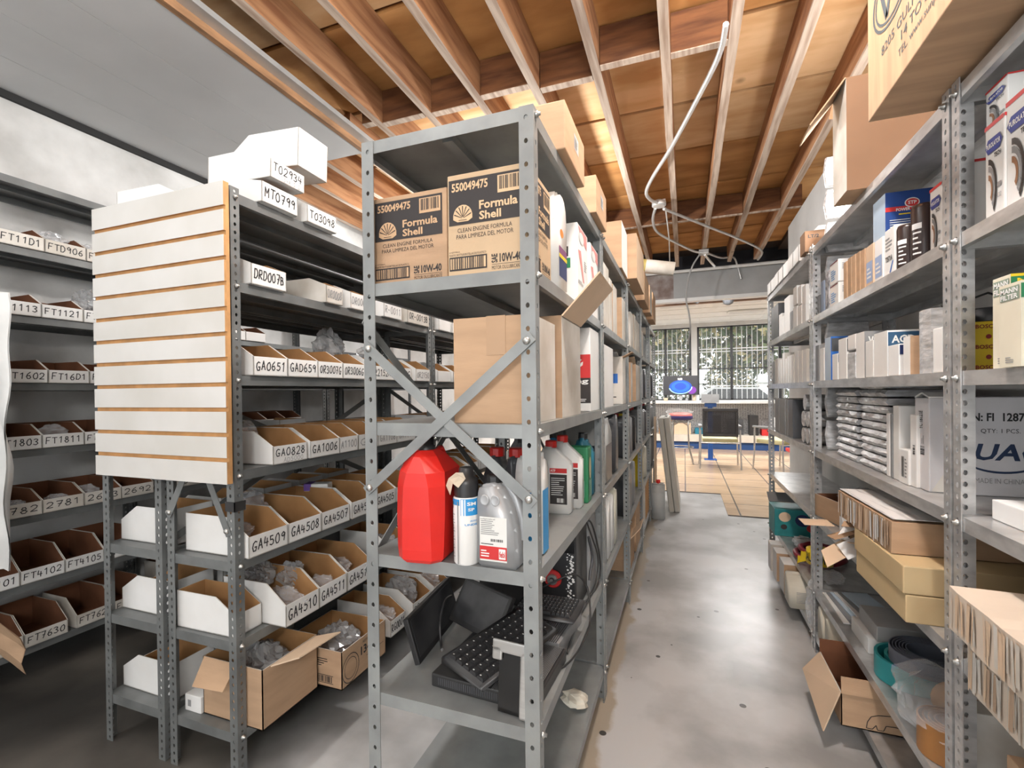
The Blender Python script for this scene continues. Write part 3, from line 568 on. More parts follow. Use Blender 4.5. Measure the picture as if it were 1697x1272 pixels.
OUT = {'slope': [(0, 0), (1, 0), (1, .70), (.48, .90), (.44, .94), (.12, .94), (.1, .88), (0, .80)], 'quart': [(0, 0), (1, 0), (1, .72), (.70, .88), (.68, .94), (.32, .94), (.30, .88), (0, .72)],
 'round': [(0, 0), (1, 0), (1, .7), (.93, .84), (.78, .93), (.62, .96), (.4, .96), (.2, .9), (.06, .8), (0, .66)], 'fin': [(0, 0), (1, 0), (1, .22), (.97, .45), (.87, .65), (.72, .82), (.56, .93), (.44, .96), (.08, .93), (0, .8)],
 'tall': [(0, 0), (1, 0), (1, .8), (.85, .92), (.65, .95), (.35, .95), (.15, .92), (0, .8)]}
def jug(label, face, front, a, z, w, d, h, kind, mt, cap=None, prints=None, group=None, turn=0, name='jug', cat='jug', handle=None, r=None):
    a, w = inbay(face, front, a, w, z); g = G(); profile(g, [(x * w, q * h) for x, q in OUT[kind]], d, mt, r or min(.014, w * .12, d * .2))
    if prints: prints(g, w, d, h)
    o = tag(put(g.build(name), face, front, a, z, turn), label, cat, group)
    if cap:
        cx, cr, cm = cap; g = G(Mx((cx * w, d / 2, h * .925))); R = cr; ch = h * .085
        n = 18; rings = [[(q * (1 + (.05 if j % 2 else 0)) * cos(2 * pi * j / n), q * (1 + (.05 if j % 2 else 0)) * sin(2 * pi * j / n), zz_) for j in range(n)] for q, zz_ in ((R, 0), (R, ch), (R * .85, ch + .003))]
        g.loft(rings, cm, smooth=False); g.build('cap', o)
    if handle:
        g = G(); g.tube([(x * w, d / 2, q * h) for x, q in handle], .009, mt, 8); g.build('handle', o)
    return o
KPR = mat('kraft_print', (.60, .39, .23), .8); CHAR = mat('charcoal_print', (.035, .03, .03), .7)
def shellbox(kcol, band):
    def P(g, w, d, h):
        for M, W in ((face_front(0, 0), w), (face_right(0, 0, w), d)):
            k = lambda x: x * W
            rect(g, M, k(.02), .50 * h, k(.92), .445 * h, band)
            N = M @ Matrix.Translation((0, 0, .0006))
            ptext(g, '550049475', N, k(.06), .825 * h, k(.46), .088 * h, kcol, True)
            rect(g, N, k(.64), .755 * h, k(.28), .165 * h, kcol); bars(g, N @ Matrix.Translation((0, 0, .0005)), k(.66), .785 * h, k(.24), .125 * h, band, 16)
            cx, cy, R = k(.2), .565 * h, k(.125)     # the scallop emblem: a fan with ribs
            fan = lambda s: [(cx + s * R * sin(q) * 1.0, cy + .012 * h + s * R * 1.12 * cos(q), 0) for q in [radians(d_) for d_ in range(-100, 101, 20)]]
            g.flat([(cx - R * .55, cy - R * .34, 0), (cx + R * .55, cy - R * .34, 0)] + fan(1.0)[::-1], kcol, N)
            N2 = N @ Matrix.Translation((0, 0, .0005))
            for q in range(-75, 76, 25):
                q = radians(q); s, e = .18, .9; t = Vector((cos(q), -sin(q), 0)) * R * .035; a = Vector((cx + s * R * sin(q) * .4, cy - R * .05 + s * R * cos(q), 0)); b = Vector((cx + e * R * sin(q), cy + .012 * h + e * R * 1.1 * cos(q), 0))
                g.quad(a - t * .6, a + t * .6, b + t * 1.5, b - t * 1.5, band, N2)
            rect(g, N2, cx - R * .42, cy - R * .22, R * .84, R * .05, band)
            ptext(g, 'Formula', N, k(.41), .625 * h, k(.47), .085 * h, kcol, True); ptext(g, 'Shell', N, k(.41), .525 * h, k(.27), .082 * h, kcol, True)
            ptext(g, 'CLEAN ENGINE FORMULA', M, k(.13), .425 * h, k(.68), .042 * h, band); ptext(g, 'PARA LIMPIEZA DEL MOTOR', M, k(.115), .363 * h, k(.71), .042 * h, band)
            rect(g, M, k(.02), .055 * h, k(.48), .135 * h, band); rect(g, N, k(.035), .07 * h, k(.45), .105 * h, kcol); bars(g, N2, k(.05), .07 * h, k(.42), .105 * h, band, 26, 3)
            ptext(g, 'PLASTIC BOTTLES/BOTELLAS DE PLASTICO', M, k(.02), .20 * h, k(.47), .02 * h, band); ptext(g, '6-1QT/946mL', M, k(.02), .23 * h, k(.14), .016 * h, band)
            R90 = M @ Matrix.Translation((k(.63), .095 * h, 0)) @ Matrix.Rotation(pi / 2, 4, 'Z'); ptext(g, 'SAE', R90, 0, 0, .085 * h, k(.075), band, True)
            ptext(g, '10W-40', M, k(.655), .095 * h, k(.27), .085 * h, band, True); rect(g, M, k(.56), .078 * h, k(.37), .004 * h, band); ptext(g, 'MOTOR OIL/LUBRICANTE', M, k(.56), .03 * h, k(.37), .036 * h, band)
    return P
xa0, xa1 = at(616, 470, Y=1.0).x, at(738, 458, Y=1.0).x
hA = at(730, 309, Y=1.005).z - CZ[1]; hB = at(742, 290, Y=.995).z - CZ[1]
SH = 'boxed motor oil on the end rack'
carton('brown motor oil box with a scallop emblem, left of its pair on the end rack', S_, 1.012, xa0, CZ[1], xa1 - xa0, .30, hA, KRAFT, SH, shellbox(KPR, CHAR))
KPR2 = mat('kraft_print_light', (.68, .48, .29), .8)
carton('paler motor oil box with a scallop emblem, right of its pair by the corner post', S_, 1.002, xa1 + .007, CZ[1], .201, ya(917, 487, -.318) - 1.0, hB, mat('kraft_light', (.56, .41, .265), .85, var=.12, scale=5, spec=.2, bump=.05), SH, shellbox(KPR2, CHAR))
# unit one, second shelf: white oil jug and oil filter cartons towards the aisle
F = CX1 - .012
def pj(g, w, d, h):
    M = face_front(0, 0, .0); rect(g, M, w * .28, h * .14, w * .62, h * .18, NAVY); rect(g, M, w * .28, h * .32, w * .62, h * .035, YELLOW, .0005); rect(g, M, w * .28, h * .355, w * .62, h * .07, mat('purple_print', (.2, .06, .16), .5)); 
    q = [(w * .5 + w * .14 * cos(radians(x)), h * .56 + h * .04 * sin(radians(x)), 0) for x in range(0, 360, 30)]; g.flat(q, mat('orange_print', (.75, .25, .03), .5), M)
y0, y1 = ya(919, 478, F), ya(942, 490, F)
jug('white oil jug with an orange emblem and blue label beside the motor oil boxes', E_, F, y0 + .01, CZ[1], y1 - y0 - .015, .2, .29, 'round', WHITE, (.3, .02, YELLOW), pj, handle=[(.94, .75), (1.02, .62), (1.0, .45)])
def pb(g, w, d, h):
    M = face_front(0, 0); PK = mat('faded_red_print', (.68, .28, .26), .6); g.flat([(w * .08, h * .98, 0), (w * .9, h * .98, 0), (w * .9, h * .80, 0), (w * .3, h * .86, 0)], PK, M)
    N = M @ Matrix.Translation((0, 0, .0006)); g.flat([(w * .36 + w * .22 * cos(radians(x)), h * .86 + h * .07 * sin(radians(x)), 0) for x in range(0, 360, 24)], WHITE, N)
    g.flat([(w * .05, h * .68, 0), (w * .3, h * .7, 0), (w * .62, h * .34, 0), (w * .5, h * .34, 0)], PK, M); lines(g, M, w * .62, h * .5, w * .25, h * .14, 5, GREYINK); lines(g, M, w * .05, h * .28, w * .5, h * .05, 3, GREYINK)
    L_ = face_left(d, 0, 0); rect(g, L_, d * .45, h * .60, d * .42, h * .12, CHAR); rect(g, L_, d * .48, h * .46, d * .42, h * .12, GREEN); ptext(g, '-30', L_ @ Matrix.Translation((0, 0, .0005)), d * .56, h * .485, d * .22, h * .065, WHITE, True)
ys = [(ya(958, 520, F), ya(975, 530, F)), (ya(979, 530, F), ya(993.5, 540, F))]
for k, (a, b) in enumerate(ys): carton(['white carton with a faded red swoosh and green -30 tab', 'second white carton with a faded red swoosh, against the rack post'][k], E_, F, a, CZ[1], b - a - .004, .23, .265, WBOARD, 'white oil cartons', pb)
# other units, second shelf: a run of tall white cartons
runs = [(1000, 1010, .27, 0), (1010.5, 1015.3, .24, 0), (1016, 1023, .235, 0), (1031, 1040.5, .235, 1), (1045, 1050, .225, 0), (1050.5, 1053.5, .24, 0), (1054, 1062, .225, 0), (1063, 1065.6, .2, 0)]
for k, (u0, u1, h, op) in enumerate(runs):
    a, b = ya(u0, 560, F), ya(u1, 560, F); o = carton(f'tall white carton on the centre racks, second shelf, {ordn(k)} beyond the first bay', E_, F, a, CZ[1], b - a - .008, .24, h, WBOARDD, 'tall white cartons', side=KRAFT if k in (2, 3, 5) else None, top=KRAFTL)
for k in range(3): carton(f'carton far along the centre racks, second shelf, {ordn(k)} of the last three', E_, F - .01, CY0 + 3 * (CL + .01) + .42 + k * .45, CZ[1], .2, .2, .2, [DGREY, MGREY, WBOARD][k], 'far dark cartons')
# big kraft carton, third shelf
x0, x1 = at(747, 702, Y=1.0).x, at(864, 704, Y=1.0).x; hb = at(747, 527, Y=1.0).z - CZ[2]
carton('large plain brown carton behind the crossed braces of the end rack', S_, 1.02, x0, CZ[2], -.322 - x0, ya(921, 700, -.322) - 1.02, hb, KRAFT, None, tape=.55, side=WBOARDD)
a, b = ya(932, 695, F), ya(962.5, 688, F); w = b - a
o = carton('upright carton with a lifted torn flap, next to the large plain brown carton', E_, F, a, CZ[2], w, .2, .282, KRAFT, frontm=WBOARDD, side=KRAFT)
flap(o, [(0, .0, .282), (w, .0, .282), (w + .03, -.10, .40), (.03, -.10, .40)], KRAFTL)
flap(o, [(w, .05, .282), (w, .18, .282), (w + .03, .18, .305), (w + .03, .05, .305)], KRAFT)
def per(g, w, d, h):
    M = face_front(0, 0); N = M @ Matrix.Translation((0, 0, .0006))
    rect(g, M, 0, h * .40, w, h * .28, REDI); rect(g, M, 0, h * .10, w, h * .30, CHAR)
    ptext(g, 'ering', N, w * .40, h * .32, w * .56, h * .07, WHITE, True); ptext(g, 'Power Steering', N, w * .05, h * .32, w * .34, h * .07, WHITE, True)
    lines(g, N, w * .45, h * .12, w * .5, h * .06, 3, WHITE); rect(g, N, w * .05, h * .44, w * .28, h * .2, CHAR); ptext(g, 'NE', N @ Matrix.Translation((0, 0, .0005)), w * .1, h * .49, w * .18, h * .09, WHITE, True)
    for q in range(3):
        t = radians(90 + 120 * q); g.flat([(w * .78 + .016 * cos(t + s), h * .58 + .016 * sin(t + s), 0) for s in (-.8, 0, .8)] + [(w * .78 + .009 * cos(t + s), h * .58 + .009 * sin(t + s), 0) for s in (.7, -.7)], WHITE, N)
carton('white bucket box with a red and black label reading ering, behind the lifted flap', S_, CY0 + .69, CX1 - .2, CZ[2], .19, .19, .30, WHITE, None, per)
a, b = ya(1001.5, 670, F), ya(1017, 665, F); carton('white carton in the second bay beside the blue lettered box', E_, F, a, CZ[2], b - a - .01, .25, .27, WBOARD, None)
def pc(g, w, d, h):
    L_ = face_left(d, 0, 0); rect(g, L_, d * .35, h * .44, d * .5, h * .2, BLUE); ptext(g, 'C', L_ @ Matrix.Translation((0, 0, .0006)), d * .45, h * .47, d * .22, h * .13, WHITE, True); rect(g, L_, d * .3, h * .14, d * .5, h * .02, INK); bars(g, L_, d * .4, h * .17, d * .3, h * .12, INK, 9)
a, b = ya(1032, 665, F), ya(1037.5, 662, F); o = carton('white box with a blue square lettered C and open flaps', E_, F, a, CZ[2], b - a, .17, .26, WBOARDD, None, pc); w = b - a
flap(o, [(0, .02, .26), (0, .17, .26), (-.07, .17, .275), (-.07, .02, .275)], MGREY); flap(o, [(.01, .0, .26), (w * .6, .0, .26), (w * .6, -.05, .285), (.01, -.05, .285)], KRAFT)
for k, (u0, u1, h) in enumerate([(1045.5, 1048.5, .25), (1054, 1061, .255)]):
    a, b = ya(u0, 660, F), ya(u1, 660, F); o = carton(['narrow grey carton in the third bay, third shelf', 'grey carton with a raised flap in the third bay'][k], E_, F, a, CZ[2], b - a, .2, h, WBOARDD, side=KRAFT)
    if k: flap(o, [(0, 0, h), (0, .2, h), (-.08, .2, h + .045), (-.08, 0, h + .045)], KRAFTL)
# bottles facing the camera, fourth shelf of the end rack
Z4 = CZ[3]
def yz(u, v): return at(u, v, Z=Z4 + .0006)
yb0 = yz(700, 937).y
def fac(w, d, ch, z, ox=0): return [(ox + a * w / 2, b * d / 2, z) for a, b in ((-1, -1 + 2 * ch / d), (-1 + 2 * ch / w, -1), (1 - 2 * ch / w, -1), (1, -1 + 2 * ch / d), (1, 1 - 2 * ch / d), (1 - 2 * ch / w, 1), (-1 + 2 * ch / w, 1), (-1, 1 - 2 * ch / d))]
p0, p1 = at(664, 900, Y=yb0 + .05), at(736, 900, Y=yb0 + .03); rw = (p1.x - p0.x) * .93; hr = at(690, 742, Y=yb0 + .06).z - Z4
g = G(); k = hr / .25
g.loft([fac(rw * a, .165 * b, c, z * k, o_) for a, b, c, z, o_ in ((.80, .9, .02, 0, 0), (.92, .97, .02, .008, 0), (.96, 1, .022, .03, 0), (1, 1.02, .026, .10, 0), (1.0, 1.02, .03, .17, 0), (.95, 1.0, .034, .20, 0), (.62, .72, .03, .233, -.008), (.40, .44, .02, .245, -.012))], RED, smooth=False)
L_ = face_left(.05, .03, -rw / 2 + .002); rect(g, L_, 0, 0, .10, .15, CHAR, .002); lines(g, L_ @ Matrix.Translation((0, 0, .003)), .01, .06, .08, .07, 9, WHITE); bars(g, L_ @ Matrix.Translation((0, 0, .003)), .06, .005, .03, .035, WHITE, 8)
rj = tag(g.build('motor_oil_jug', loc=((p0.x + p1.x) / 2, yb0 + .085, Z4 + .0006), rotz=.1), 'red plastic oil jug behind the lower brace of the end rack', 'jug')
g = G(Mx((-.012, 0, hr * .97))); g.lathe([(.024, 0), (.024, .012), (.021, .014), (.021, .034), (.018, .036)], BLACK, 20); g.build('cap', rj)
g = G(); g.tube([(.0, .02, hr * .93), (.006, .05, hr * .96), (.008, .075, hr * .85), (.006, .078, hr * .62)], .011, RED, 8); g.build('handle', rj)
# spray can
pc0, pc1 = yz(745, 935), yz(787, 938); cr = (pc1.x - pc0.x) / 2; hc = at(765, 768, Y=pc0.y + cr).z - Z4
g = G(); g.lathe([(cr * .9, 0), (cr, .004), (cr, hc * .66), (cr * .97, hc * .675)], WHITE, 28)
def cyl(g, r, z0, z1, a0, a1, mt, n=10, dr=.0006):
    g.loft([[((r + dr) * cos(a0 + (a1 - a0) * j / n), (r + dr) * sin(a0 + (a1 - a0) * j / n), z) for j in range(n + 1)] for z in (z0, z1)], mt, (False, False), close=False)
cyl(g, cr, hc * .40, hc * .66, -pi, -pi * .38, PAPER); cyl(g, cr, hc * .50, hc * .665, radians(-90), radians(40), LBLUE); cyl(g, cr, hc * .36, hc * .5, radians(-80), radians(20), WHITE); cyl(g, cr, hc * .60, hc * .66, radians(-180), radians(-95), LBLUE, dr=.001)
def onc(t, a, z, w, h, mt, bold=True):      # words wrapped on the can
    vs, fs, xa, xb, ya_, yb_ = _text(t, bold)
    g.add([((cr + .0014) * cos(radians(a) + (v[0] - xa) / (xb - xa) * w / cr), (cr + .0014) * sin(radians(a) + (v[0] - xa) / (xb - xa) * w / cr), z + (v[1] - ya_) / (yb_ - ya_) * h) for v in vs], fs, mt)
onc('SM', -62, hc * .60, .022, hc * .035, WHITE); onc('SP', -58, hc * .545, .016, hc * .03, WHITE); onc('UNDE', -72, hc * .40, .03, hc * .02, LBLUE); onc('AUTO', -50, hc * .44, .018, hc * .014, LBLUE)
for i in range(16): cyl(g, cr, hc * (.08 + i * .028), hc * (.088 + i * .028), radians(-165), radians(-165 + 42 - 6 * (i % 3)), GREYINK, 4, .0012)
for i in range(10): cyl(g, cr, hc * .565, hc * .63, radians(-168 + i * 3.4), radians(-166.6 + i * 3.4 + (i % 2)), INK, 2, .0013)
cyl(g, cr, hc * .02, hc * .64, radians(-104), radians(-99), MGREY, 2, .003)
can = tag(g.build('spray_can', loc=((pc0.x + pc1.x) / 2, pc0.y + cr, Z4 + .0006)), 'white and blue undercoat spray can with black cap and paper tag', 'can')
g = G(); g.lathe([(cr * .93, hc * .676), (cr * .94, hc * .80), (cr * .90, hc * .855), (cr * .6, hc * .875), (cr * .55, hc * .955), (cr * .5, hc * .965)], BLACK, 28); g.build('cap', can)
g = G(); 
tg = [(-.034, -.024, hc * .86), (-.01, -.033, hc * .93), (.006, -.03, hc * .93), (.012, -.028, hc * .87), (-.004, -.034, hc * .78), (-.018, -.034, hc * .82), (-.026, -.032, hc * .70), (-.044, -.018, hc * .78)]
g.flat(tg, mat('tan_paper', (.62, .52, .40), .8)); g.flat([(a, b + .0012, c) for a, b, c in tg][::-1], mat('tan_paper', (0, 0, 0))); g.build('paper_tag', can)
# silver fluid jug
ps0, ps1 = yz(790, 938), yz(866, 938); sw = ps1.x - ps0.x; hs = at(815, 790, Y=ps0.y + .04).z - Z4
def ps(g, w, d, h):
    M = face_front(0, 0, .0); rect(g, M, w * .09, h * .08, w * .66, h * .50, mat('pale_label', (.72, .72, .69), .6)); N = M @ Matrix.Translation((0, 0, .0006))
    rect(g, N, w * .09, h * .10, w * .66, h * .15, REDI); lines(g, N, w * .12, h * .38, w * .46, h * .17, 8, GREYINK, 4); bars(g, N, w * .36, h * .305, w * .3, h * .03, INK, 20); lines(g, N, w * .12, h * .27, w * .5, h * .02, 1, INK)
    ptext(g, 'Lenkgetriebeoel', N, w * .11, h * .545, w * .36, h * .022, INK); lines(g, N @ Matrix.Translation((0, 0, .0005)), w * .12, h * .13, w * .22, h * .09, 3, WHITE); rect(g, N @ Matrix.Translation((0, 0, .0005)), w * .56, h * .115, w * .16, h * .115, WHITE); ptext(g, 'febi', N @ Matrix.Translation((0, 0, .001)), w * .57, h * .135, w * .14, h * .07, REDI, True)
    for x in (.22, .48):
        rr = w * .11; g.loft([[(w * x + rr * q * cos(t), -.001 - b, h * .77 + rr * 1.15 * q * sin(t)) for t in [2 * pi * j / 20 for j in range(20)]] for q, b in ((1, 0), (.9, .002), (.75, .001), (.0, .0012))], SILVER, (False, False))
js = jug('silver gear fluid jug with red and white label, right end of the front bottles', S_, ps0.y, ps0.x, Z4, sw, .085, hs, 'fin', SILVER, (.30, .019, BLACK), ps)
g = G(); g.tube([(sw * .55, .0425, hs * .95), (sw * .82, .0425, hs * .78), (sw * .98, .0425, hs * .55), (sw * 1.0, .0425, hs * .3)], .012, SILVER, 8); g.build('handle', js)
# the bottles behind and toward the aisle
for k, (u, cm) in enumerate([(838, REDI), (868, REDI)]):
    x = (-.508, -.452)[k]; jug(f'dark grey oil bottle with a red cap behind the silver jug, {["left", "right"][k]} one', S_, 1.15, x, Z4, .05, .09, .245, 'quart', DGREY, (.5, .02, RED), group='dark red capped bottles')
a = ya(893, 900, F); 
def pblue(g, w, d, h): rect(g, face_front(0, 0), w * .12, h * .02, w * .8, h * .62, LBLUE); rect(g, face_left(d, 0, 0), d * .1, h * .02, d * .75, h * .6, LBLUE)
jug('clear jug of blue washer fluid right behind the corner post', E_, F - .01, 1.09, Z4, .06, .07, .25, 'round', WHITE, None, pblue)
jug('plain grey white jug left of the red capped bottles', E_, F - .03, 1.17, Z4, .06, .05, .235, 'round', mat('dusty_jug', (.55, .56, .55), .5), (.5, .018, WHITE))
def pr_(g, w, d, h):
    M = face_front(0, 0); rect(g, M, w * .36, h * .14, w * .54, h * .42, CHAR); rect(g, M, w * .36, h * .58, w * .54, h * .065, REDI); N = M @ Matrix.Translation((0, 0, .0006)); lines(g, N, w * .40, h * .27, w * .44, h * .26, 9, WHITE, 2, .3); bars(g, N, w * .58, h * .165, w * .24, h * .06, WHITE, 8); ptext(g, 'ATF', N, w * .38, h * .595, w * .16, h * .035, WHITE, True)
xr = at(915, 855, Z=Z4 + .001); xr2 = at(948, 855, Z=Z4 + .001)
for k, (y, x, h) in enumerate([(1.49, -.455, .232), (1.575, -.437, .242)]): jug(['white bottle with red cap and black label on the end rack, nearer of two', 'white bottle with red cap behind its twin, label mostly hidden'][k], S_, y, x, Z4, .105, .062, h, 'slope', WHITE, (.34, .019, RED), pr_, turn=.04, group='white red capped bottles')
def pg(g, w, d, h):
    for M, W in ((face_front(0, 0), w), (face_right(0, 0, w), d)):
        N = M @ Matrix.Translation((0, 0, .0006)); g.flat([(W * .5 + W * .3 * cos(radians(x)), h * .62 + h * .2 * sin(radians(x)), 0) for x in range(0, 360, 30)], mat('faded_picture', (.45, .42, .25), .6), N); rect(g, N, W * .15, h * .1, W * .7, h * .3, mat('pale_green', (.18, .32, .26), .6)); lines(g, N @ Matrix.Translation((0, 0, .0005)), W * .2, h * .15, W * .5, h * .2, 6, GREEN)
carton('green fluid can with a faded picture, beside the white red capped bottles', S_, 1.665, -.41, Z4, .085, .07, .2, GREEN, None, pg, name='fluid_can', cat='can', r=.006)
for k, (x, y, mt_, h, cm) in enumerate([(-.56, 1.60, MGREY, .23, BLACK), (-.47, 1.71, LBLUE, .24, BLACK), (-.47, 1.79, DGREY, .27, BLACK), (-.375, 1.78, mat('teal_plastic', (.03, .18, .26), .4), .235, BLACK), (-.60, 1.70, MGREY, .25, YELLOW)]):
    jug(f'dark bottle at the back of the first bay, {["grey with black cap", "blue labelled", "tall, black capped", "teal beside the rack post", "with yellow cap"][k]}', S_, y, x - .04, Z4, .085, .06, h, 'quart', mt_, (.5, .018, cm), group='bottles at the back of the first bay')
# fourth shelf, farther bays
def unit_y(k, f): return CY0 + k * (CL + .01) + f * CL
def pfl(g, w, d, h):
    rect(g, face_front(0, 0), w * .06, h * .02, w * .86, h * .52, mat('dark_fluid', (.012, .028, .045), .3)); rect(g, face_left(d, 0, 0), d * .05, h * .02, d * .9, h * .52, mat('dark_fluid', (0, 0, 0)))
jug('big translucent jug half full of dark fluid, second bay', E_, F, unit_y(1, .13), Z4, .19, .19, .31, 'slope', mat('cloudy_plastic', (.42, .43, .42), .35), None, pfl, handle=[(.5, .93), (.75, .95), (1.0, .72)])
jug('second dark grey jug behind the half full one in the second bay', E_, F, unit_y(1, .42), Z4, .16, .18, .31, 'round', DGREY, (.4, .02, BLACK), handle=[(.6, .95), (.9, .93), (1.02, .7)])
cap4 = [(2, .08, .1, .25, DGREY, RED, 'round'), (2, .24, .1, .25, MGREY, RED, 'round'), (2, .5, .085, .24, BLACK, YELLOW, 'quart'), (3, .06, .13, .26, MGREY, RED, 'tall'), (3, .28, .13, .26, MGREY, RED, 'tall'), (3, .55, .12, .25, DGREY, BLACK, 'tall'), (4, .08, .12, .26, DGREY, RED, 'tall'), (4, .3, .12, .26, MGREY, RED, 'tall'), (4, .55, .12, .26, MGREY, RED, 'tall')]
for k, (u_, f_, w, h, mt_, cm, kd) in enumerate(cap4): jug(f'oil bottle on the fourth shelf of the {ordn(u_)} bay, {["first", "second", "yellow capped one", "first", "second", "third", "first", "second", "third"][k]} in its bay', E_, F, unit_y(u_, f_), Z4, w, .2, h, kd, mt_, (.5, .02, cm), group='oil bottles in the far bays')
for k, (f_, u_) in enumerate([(.1, 3), (.45, 3), (.1, 4), (.5, 4)]): jug(f'round shouldered dark jug on the third shelf, {ordn(u_)} bay, {["near", "far"][k % 2]} one', E_, F, unit_y(u_, f_), CZ[2], .2, .2, .27, 'round', DGREY if k % 2 else MGREY, (.5, .02, IVORY), group='dark jugs on the third shelf')
# fifth shelf, farther bays
Z5 = CZ[4]
for k in range(4): jug(f'pale grey washer fluid jug low in the second bay, {ordn(k)} from the near post', E_, F - .004, unit_y(1, .08 + .125 * k), Z5, .098, .2, .27 + .005 * k, 'round', [MGREY, WHITE, WHITE, mat('cream_jug', (.70, .69, .58), .4)][k] if k else mat('dusty_jug', (0, 0, 0)), None, group='pale jugs in the second bay')
def pm(g, w, d, h):
    L_ = face_left(d, 0, 0); rect(g, L_, d * .2, h * .1, d * .7, h * .75, mat('dark_label', (.03, .035, .03), .5)); N = L_ @ Matrix.Translation((0, 0, .0006)); ptext(g, 'm', N, d * .45, h * .45, d * .3, h * .15, YELLOW, True); lines(g, N, d * .4, h * .18, d * .4, h * .2, 4, YELLOW)
carton('black box with a yellow m on its side, low in the second bay', E_, F - .06, unit_y(1, .62), Z5, .16, .2, .24, DGREY, None, pm)
jug('dark grey round topped jug low in the third bay, near one', E_, F, unit_y(2, .06), Z5, .2, .2, .29, 'round', DGREY); jug('dark grey round topped jug low in the third bay, far one', E_, F, unit_y(2, .32), Z5, .2, .2, .31, 'round', MGREY)
carton('orange printed box in the back of the third bay', E_, F - .15, unit_y(2, .6), Z5, .25, .15, .3, mat('orange_box', (.40, .18, .04), .6), None)
crumple('pink_bag', (F - .10, unit_y(2, .84), Z5 + .001), (.13, .15, .19), 51, mat('pink_film', (.62, .27, .27), .3), 'pink plastic bag hanging over the low shelf of the third bay')
jug('yellow bottle low in the fourth bay', E_, F, unit_y(3, .08), Z5, .14, .2, .3, 'round', YELLOW, (.5, .02, GREEN)); jug('green bottle behind the yellow one in the fourth bay', E_, F - .06, unit_y(3, .3), Z5, .1, .1, .33, 'quart', GREEN, (.5, .015, WHITE)); jug('pale bottle low in the fourth bay beside the green one', E_, F, unit_y(3, .5), Z5, .14, .2, .29, 'round', IVORY, (.5, .02, WHITE))
for k in range(3): jug(f'slim grey jug low in the last bay, {ordn(k)} from its near post', E_, F, unit_y(4, .08 + .25 * k), Z5, .16, .2, .3, 'tall', MGREY, None, group='slim grey jugs in the last bay')
# bottom shelf, farther bays
Z6 = CZ[5]
o = carton('open brown carton on the bottom shelf of the third bay', E_, F - .0, unit_y(2, .12), Z6, .25, .25, .2, KRAFT); flap(o, [(0, 0, .2), (.25, 0, .2), (.25, -.06, .27), (0, -.06, .27)], KRAFTL); flap(o, [(0, 0, .2), (0, .25, .2), (-.07, .25, .28), (-.07, 0, .28)], KRAFT)
carton('tall brown carton on the bottom shelf of the third bay, beside the open one', E_, F, unit_y(2, .55), Z6, .3, .3, .30, KRAFT)
carton('white faced carton low in the fourth bay', E_, F, unit_y(3, .1), Z6, .3, .3, .30, WBOARDD, side=KRAFTD); carton('brown carton low in the fourth bay with a torn corner', E_, F, unit_y(3, .5), Z6, .36, .3, .30, KRAFTD)
carton('white carton on the bottom shelf of the last bay', E_, F, unit_y(4, .1), Z6, .3, .3, .30, WBOARDD)
# cartons on top of the line of racks
TOP = CZ[0]
def ptop(g, w, d, h):
    M = face_front(0, 0); rect(g, M, w * .42, h * .4, w * .22, h * .34, mat('grey_label', (.55, .55, .54), .6)); lines(g, M @ Matrix.Translation((0, 0, .0006)), w * .44, h * .45, w * .16, h * .25, 6, GREYINK)
for k, (a, b, x, d, h) in enumerate([(1.194, 1.446, -.284, .10, .126), (1.657, 1.885, -.285, .13, .131)]):
    carton(['sealed brown carton on top of the end rack, overhanging the aisle', 'smaller sealed brown carton on top of the end rack, overhanging the aisle'][k], E_, x, a, TOP, b - a, d, h, KRAFT, 'cartons on top of the centre racks', ptop)
pe = 0
for k, (u0, u1, h, ov, mt_) in enumerate([(1031, 1040, .24, .01, PAPER), (1044.5, 1067, .25, .06, KRAFTL), (1068, 1075, .2, .05, KRAFT), (1077, 1080, .22, .05, WBOARDD), (1082, 1086, .24, .05, KRAFT)]):
    a, b = ya(u0, 480, CX1 + ov), ya(u1, 480, CX1 + ov); a = max(a, pe + .012); b = max(b, a + .16); pe = b; carton(['brown carton with a white printed sheet, on top of the second bay', 'plain pale carton on top of the third bay', 'brown carton on top of the fourth bay', 'white edged carton on top of the fourth bay', 'last brown carton on top of the centre racks'][k], E_, CX1 + ov, a, TOP, b - a, .25, h, KRAFT, 'cartons on top of the centre racks', frontm=mt_, side=KRAFT)
g = G(); g.tube([(0, 0, 0), (.22, .03, -.04)], .05, mat('olive_tape', (.42, .33, .10), .5), 16); g.tube([(.06, .008, -.011), (.26, .035, -.047)], .051, WBOARDD, 16)
tag(g.build('cardboard_tube', loc=(CX1 - .02, unit_y(2, .95), TOP + .31)), 'pale cardboard tube poking out over the aisle on top of the racks', 'tube')
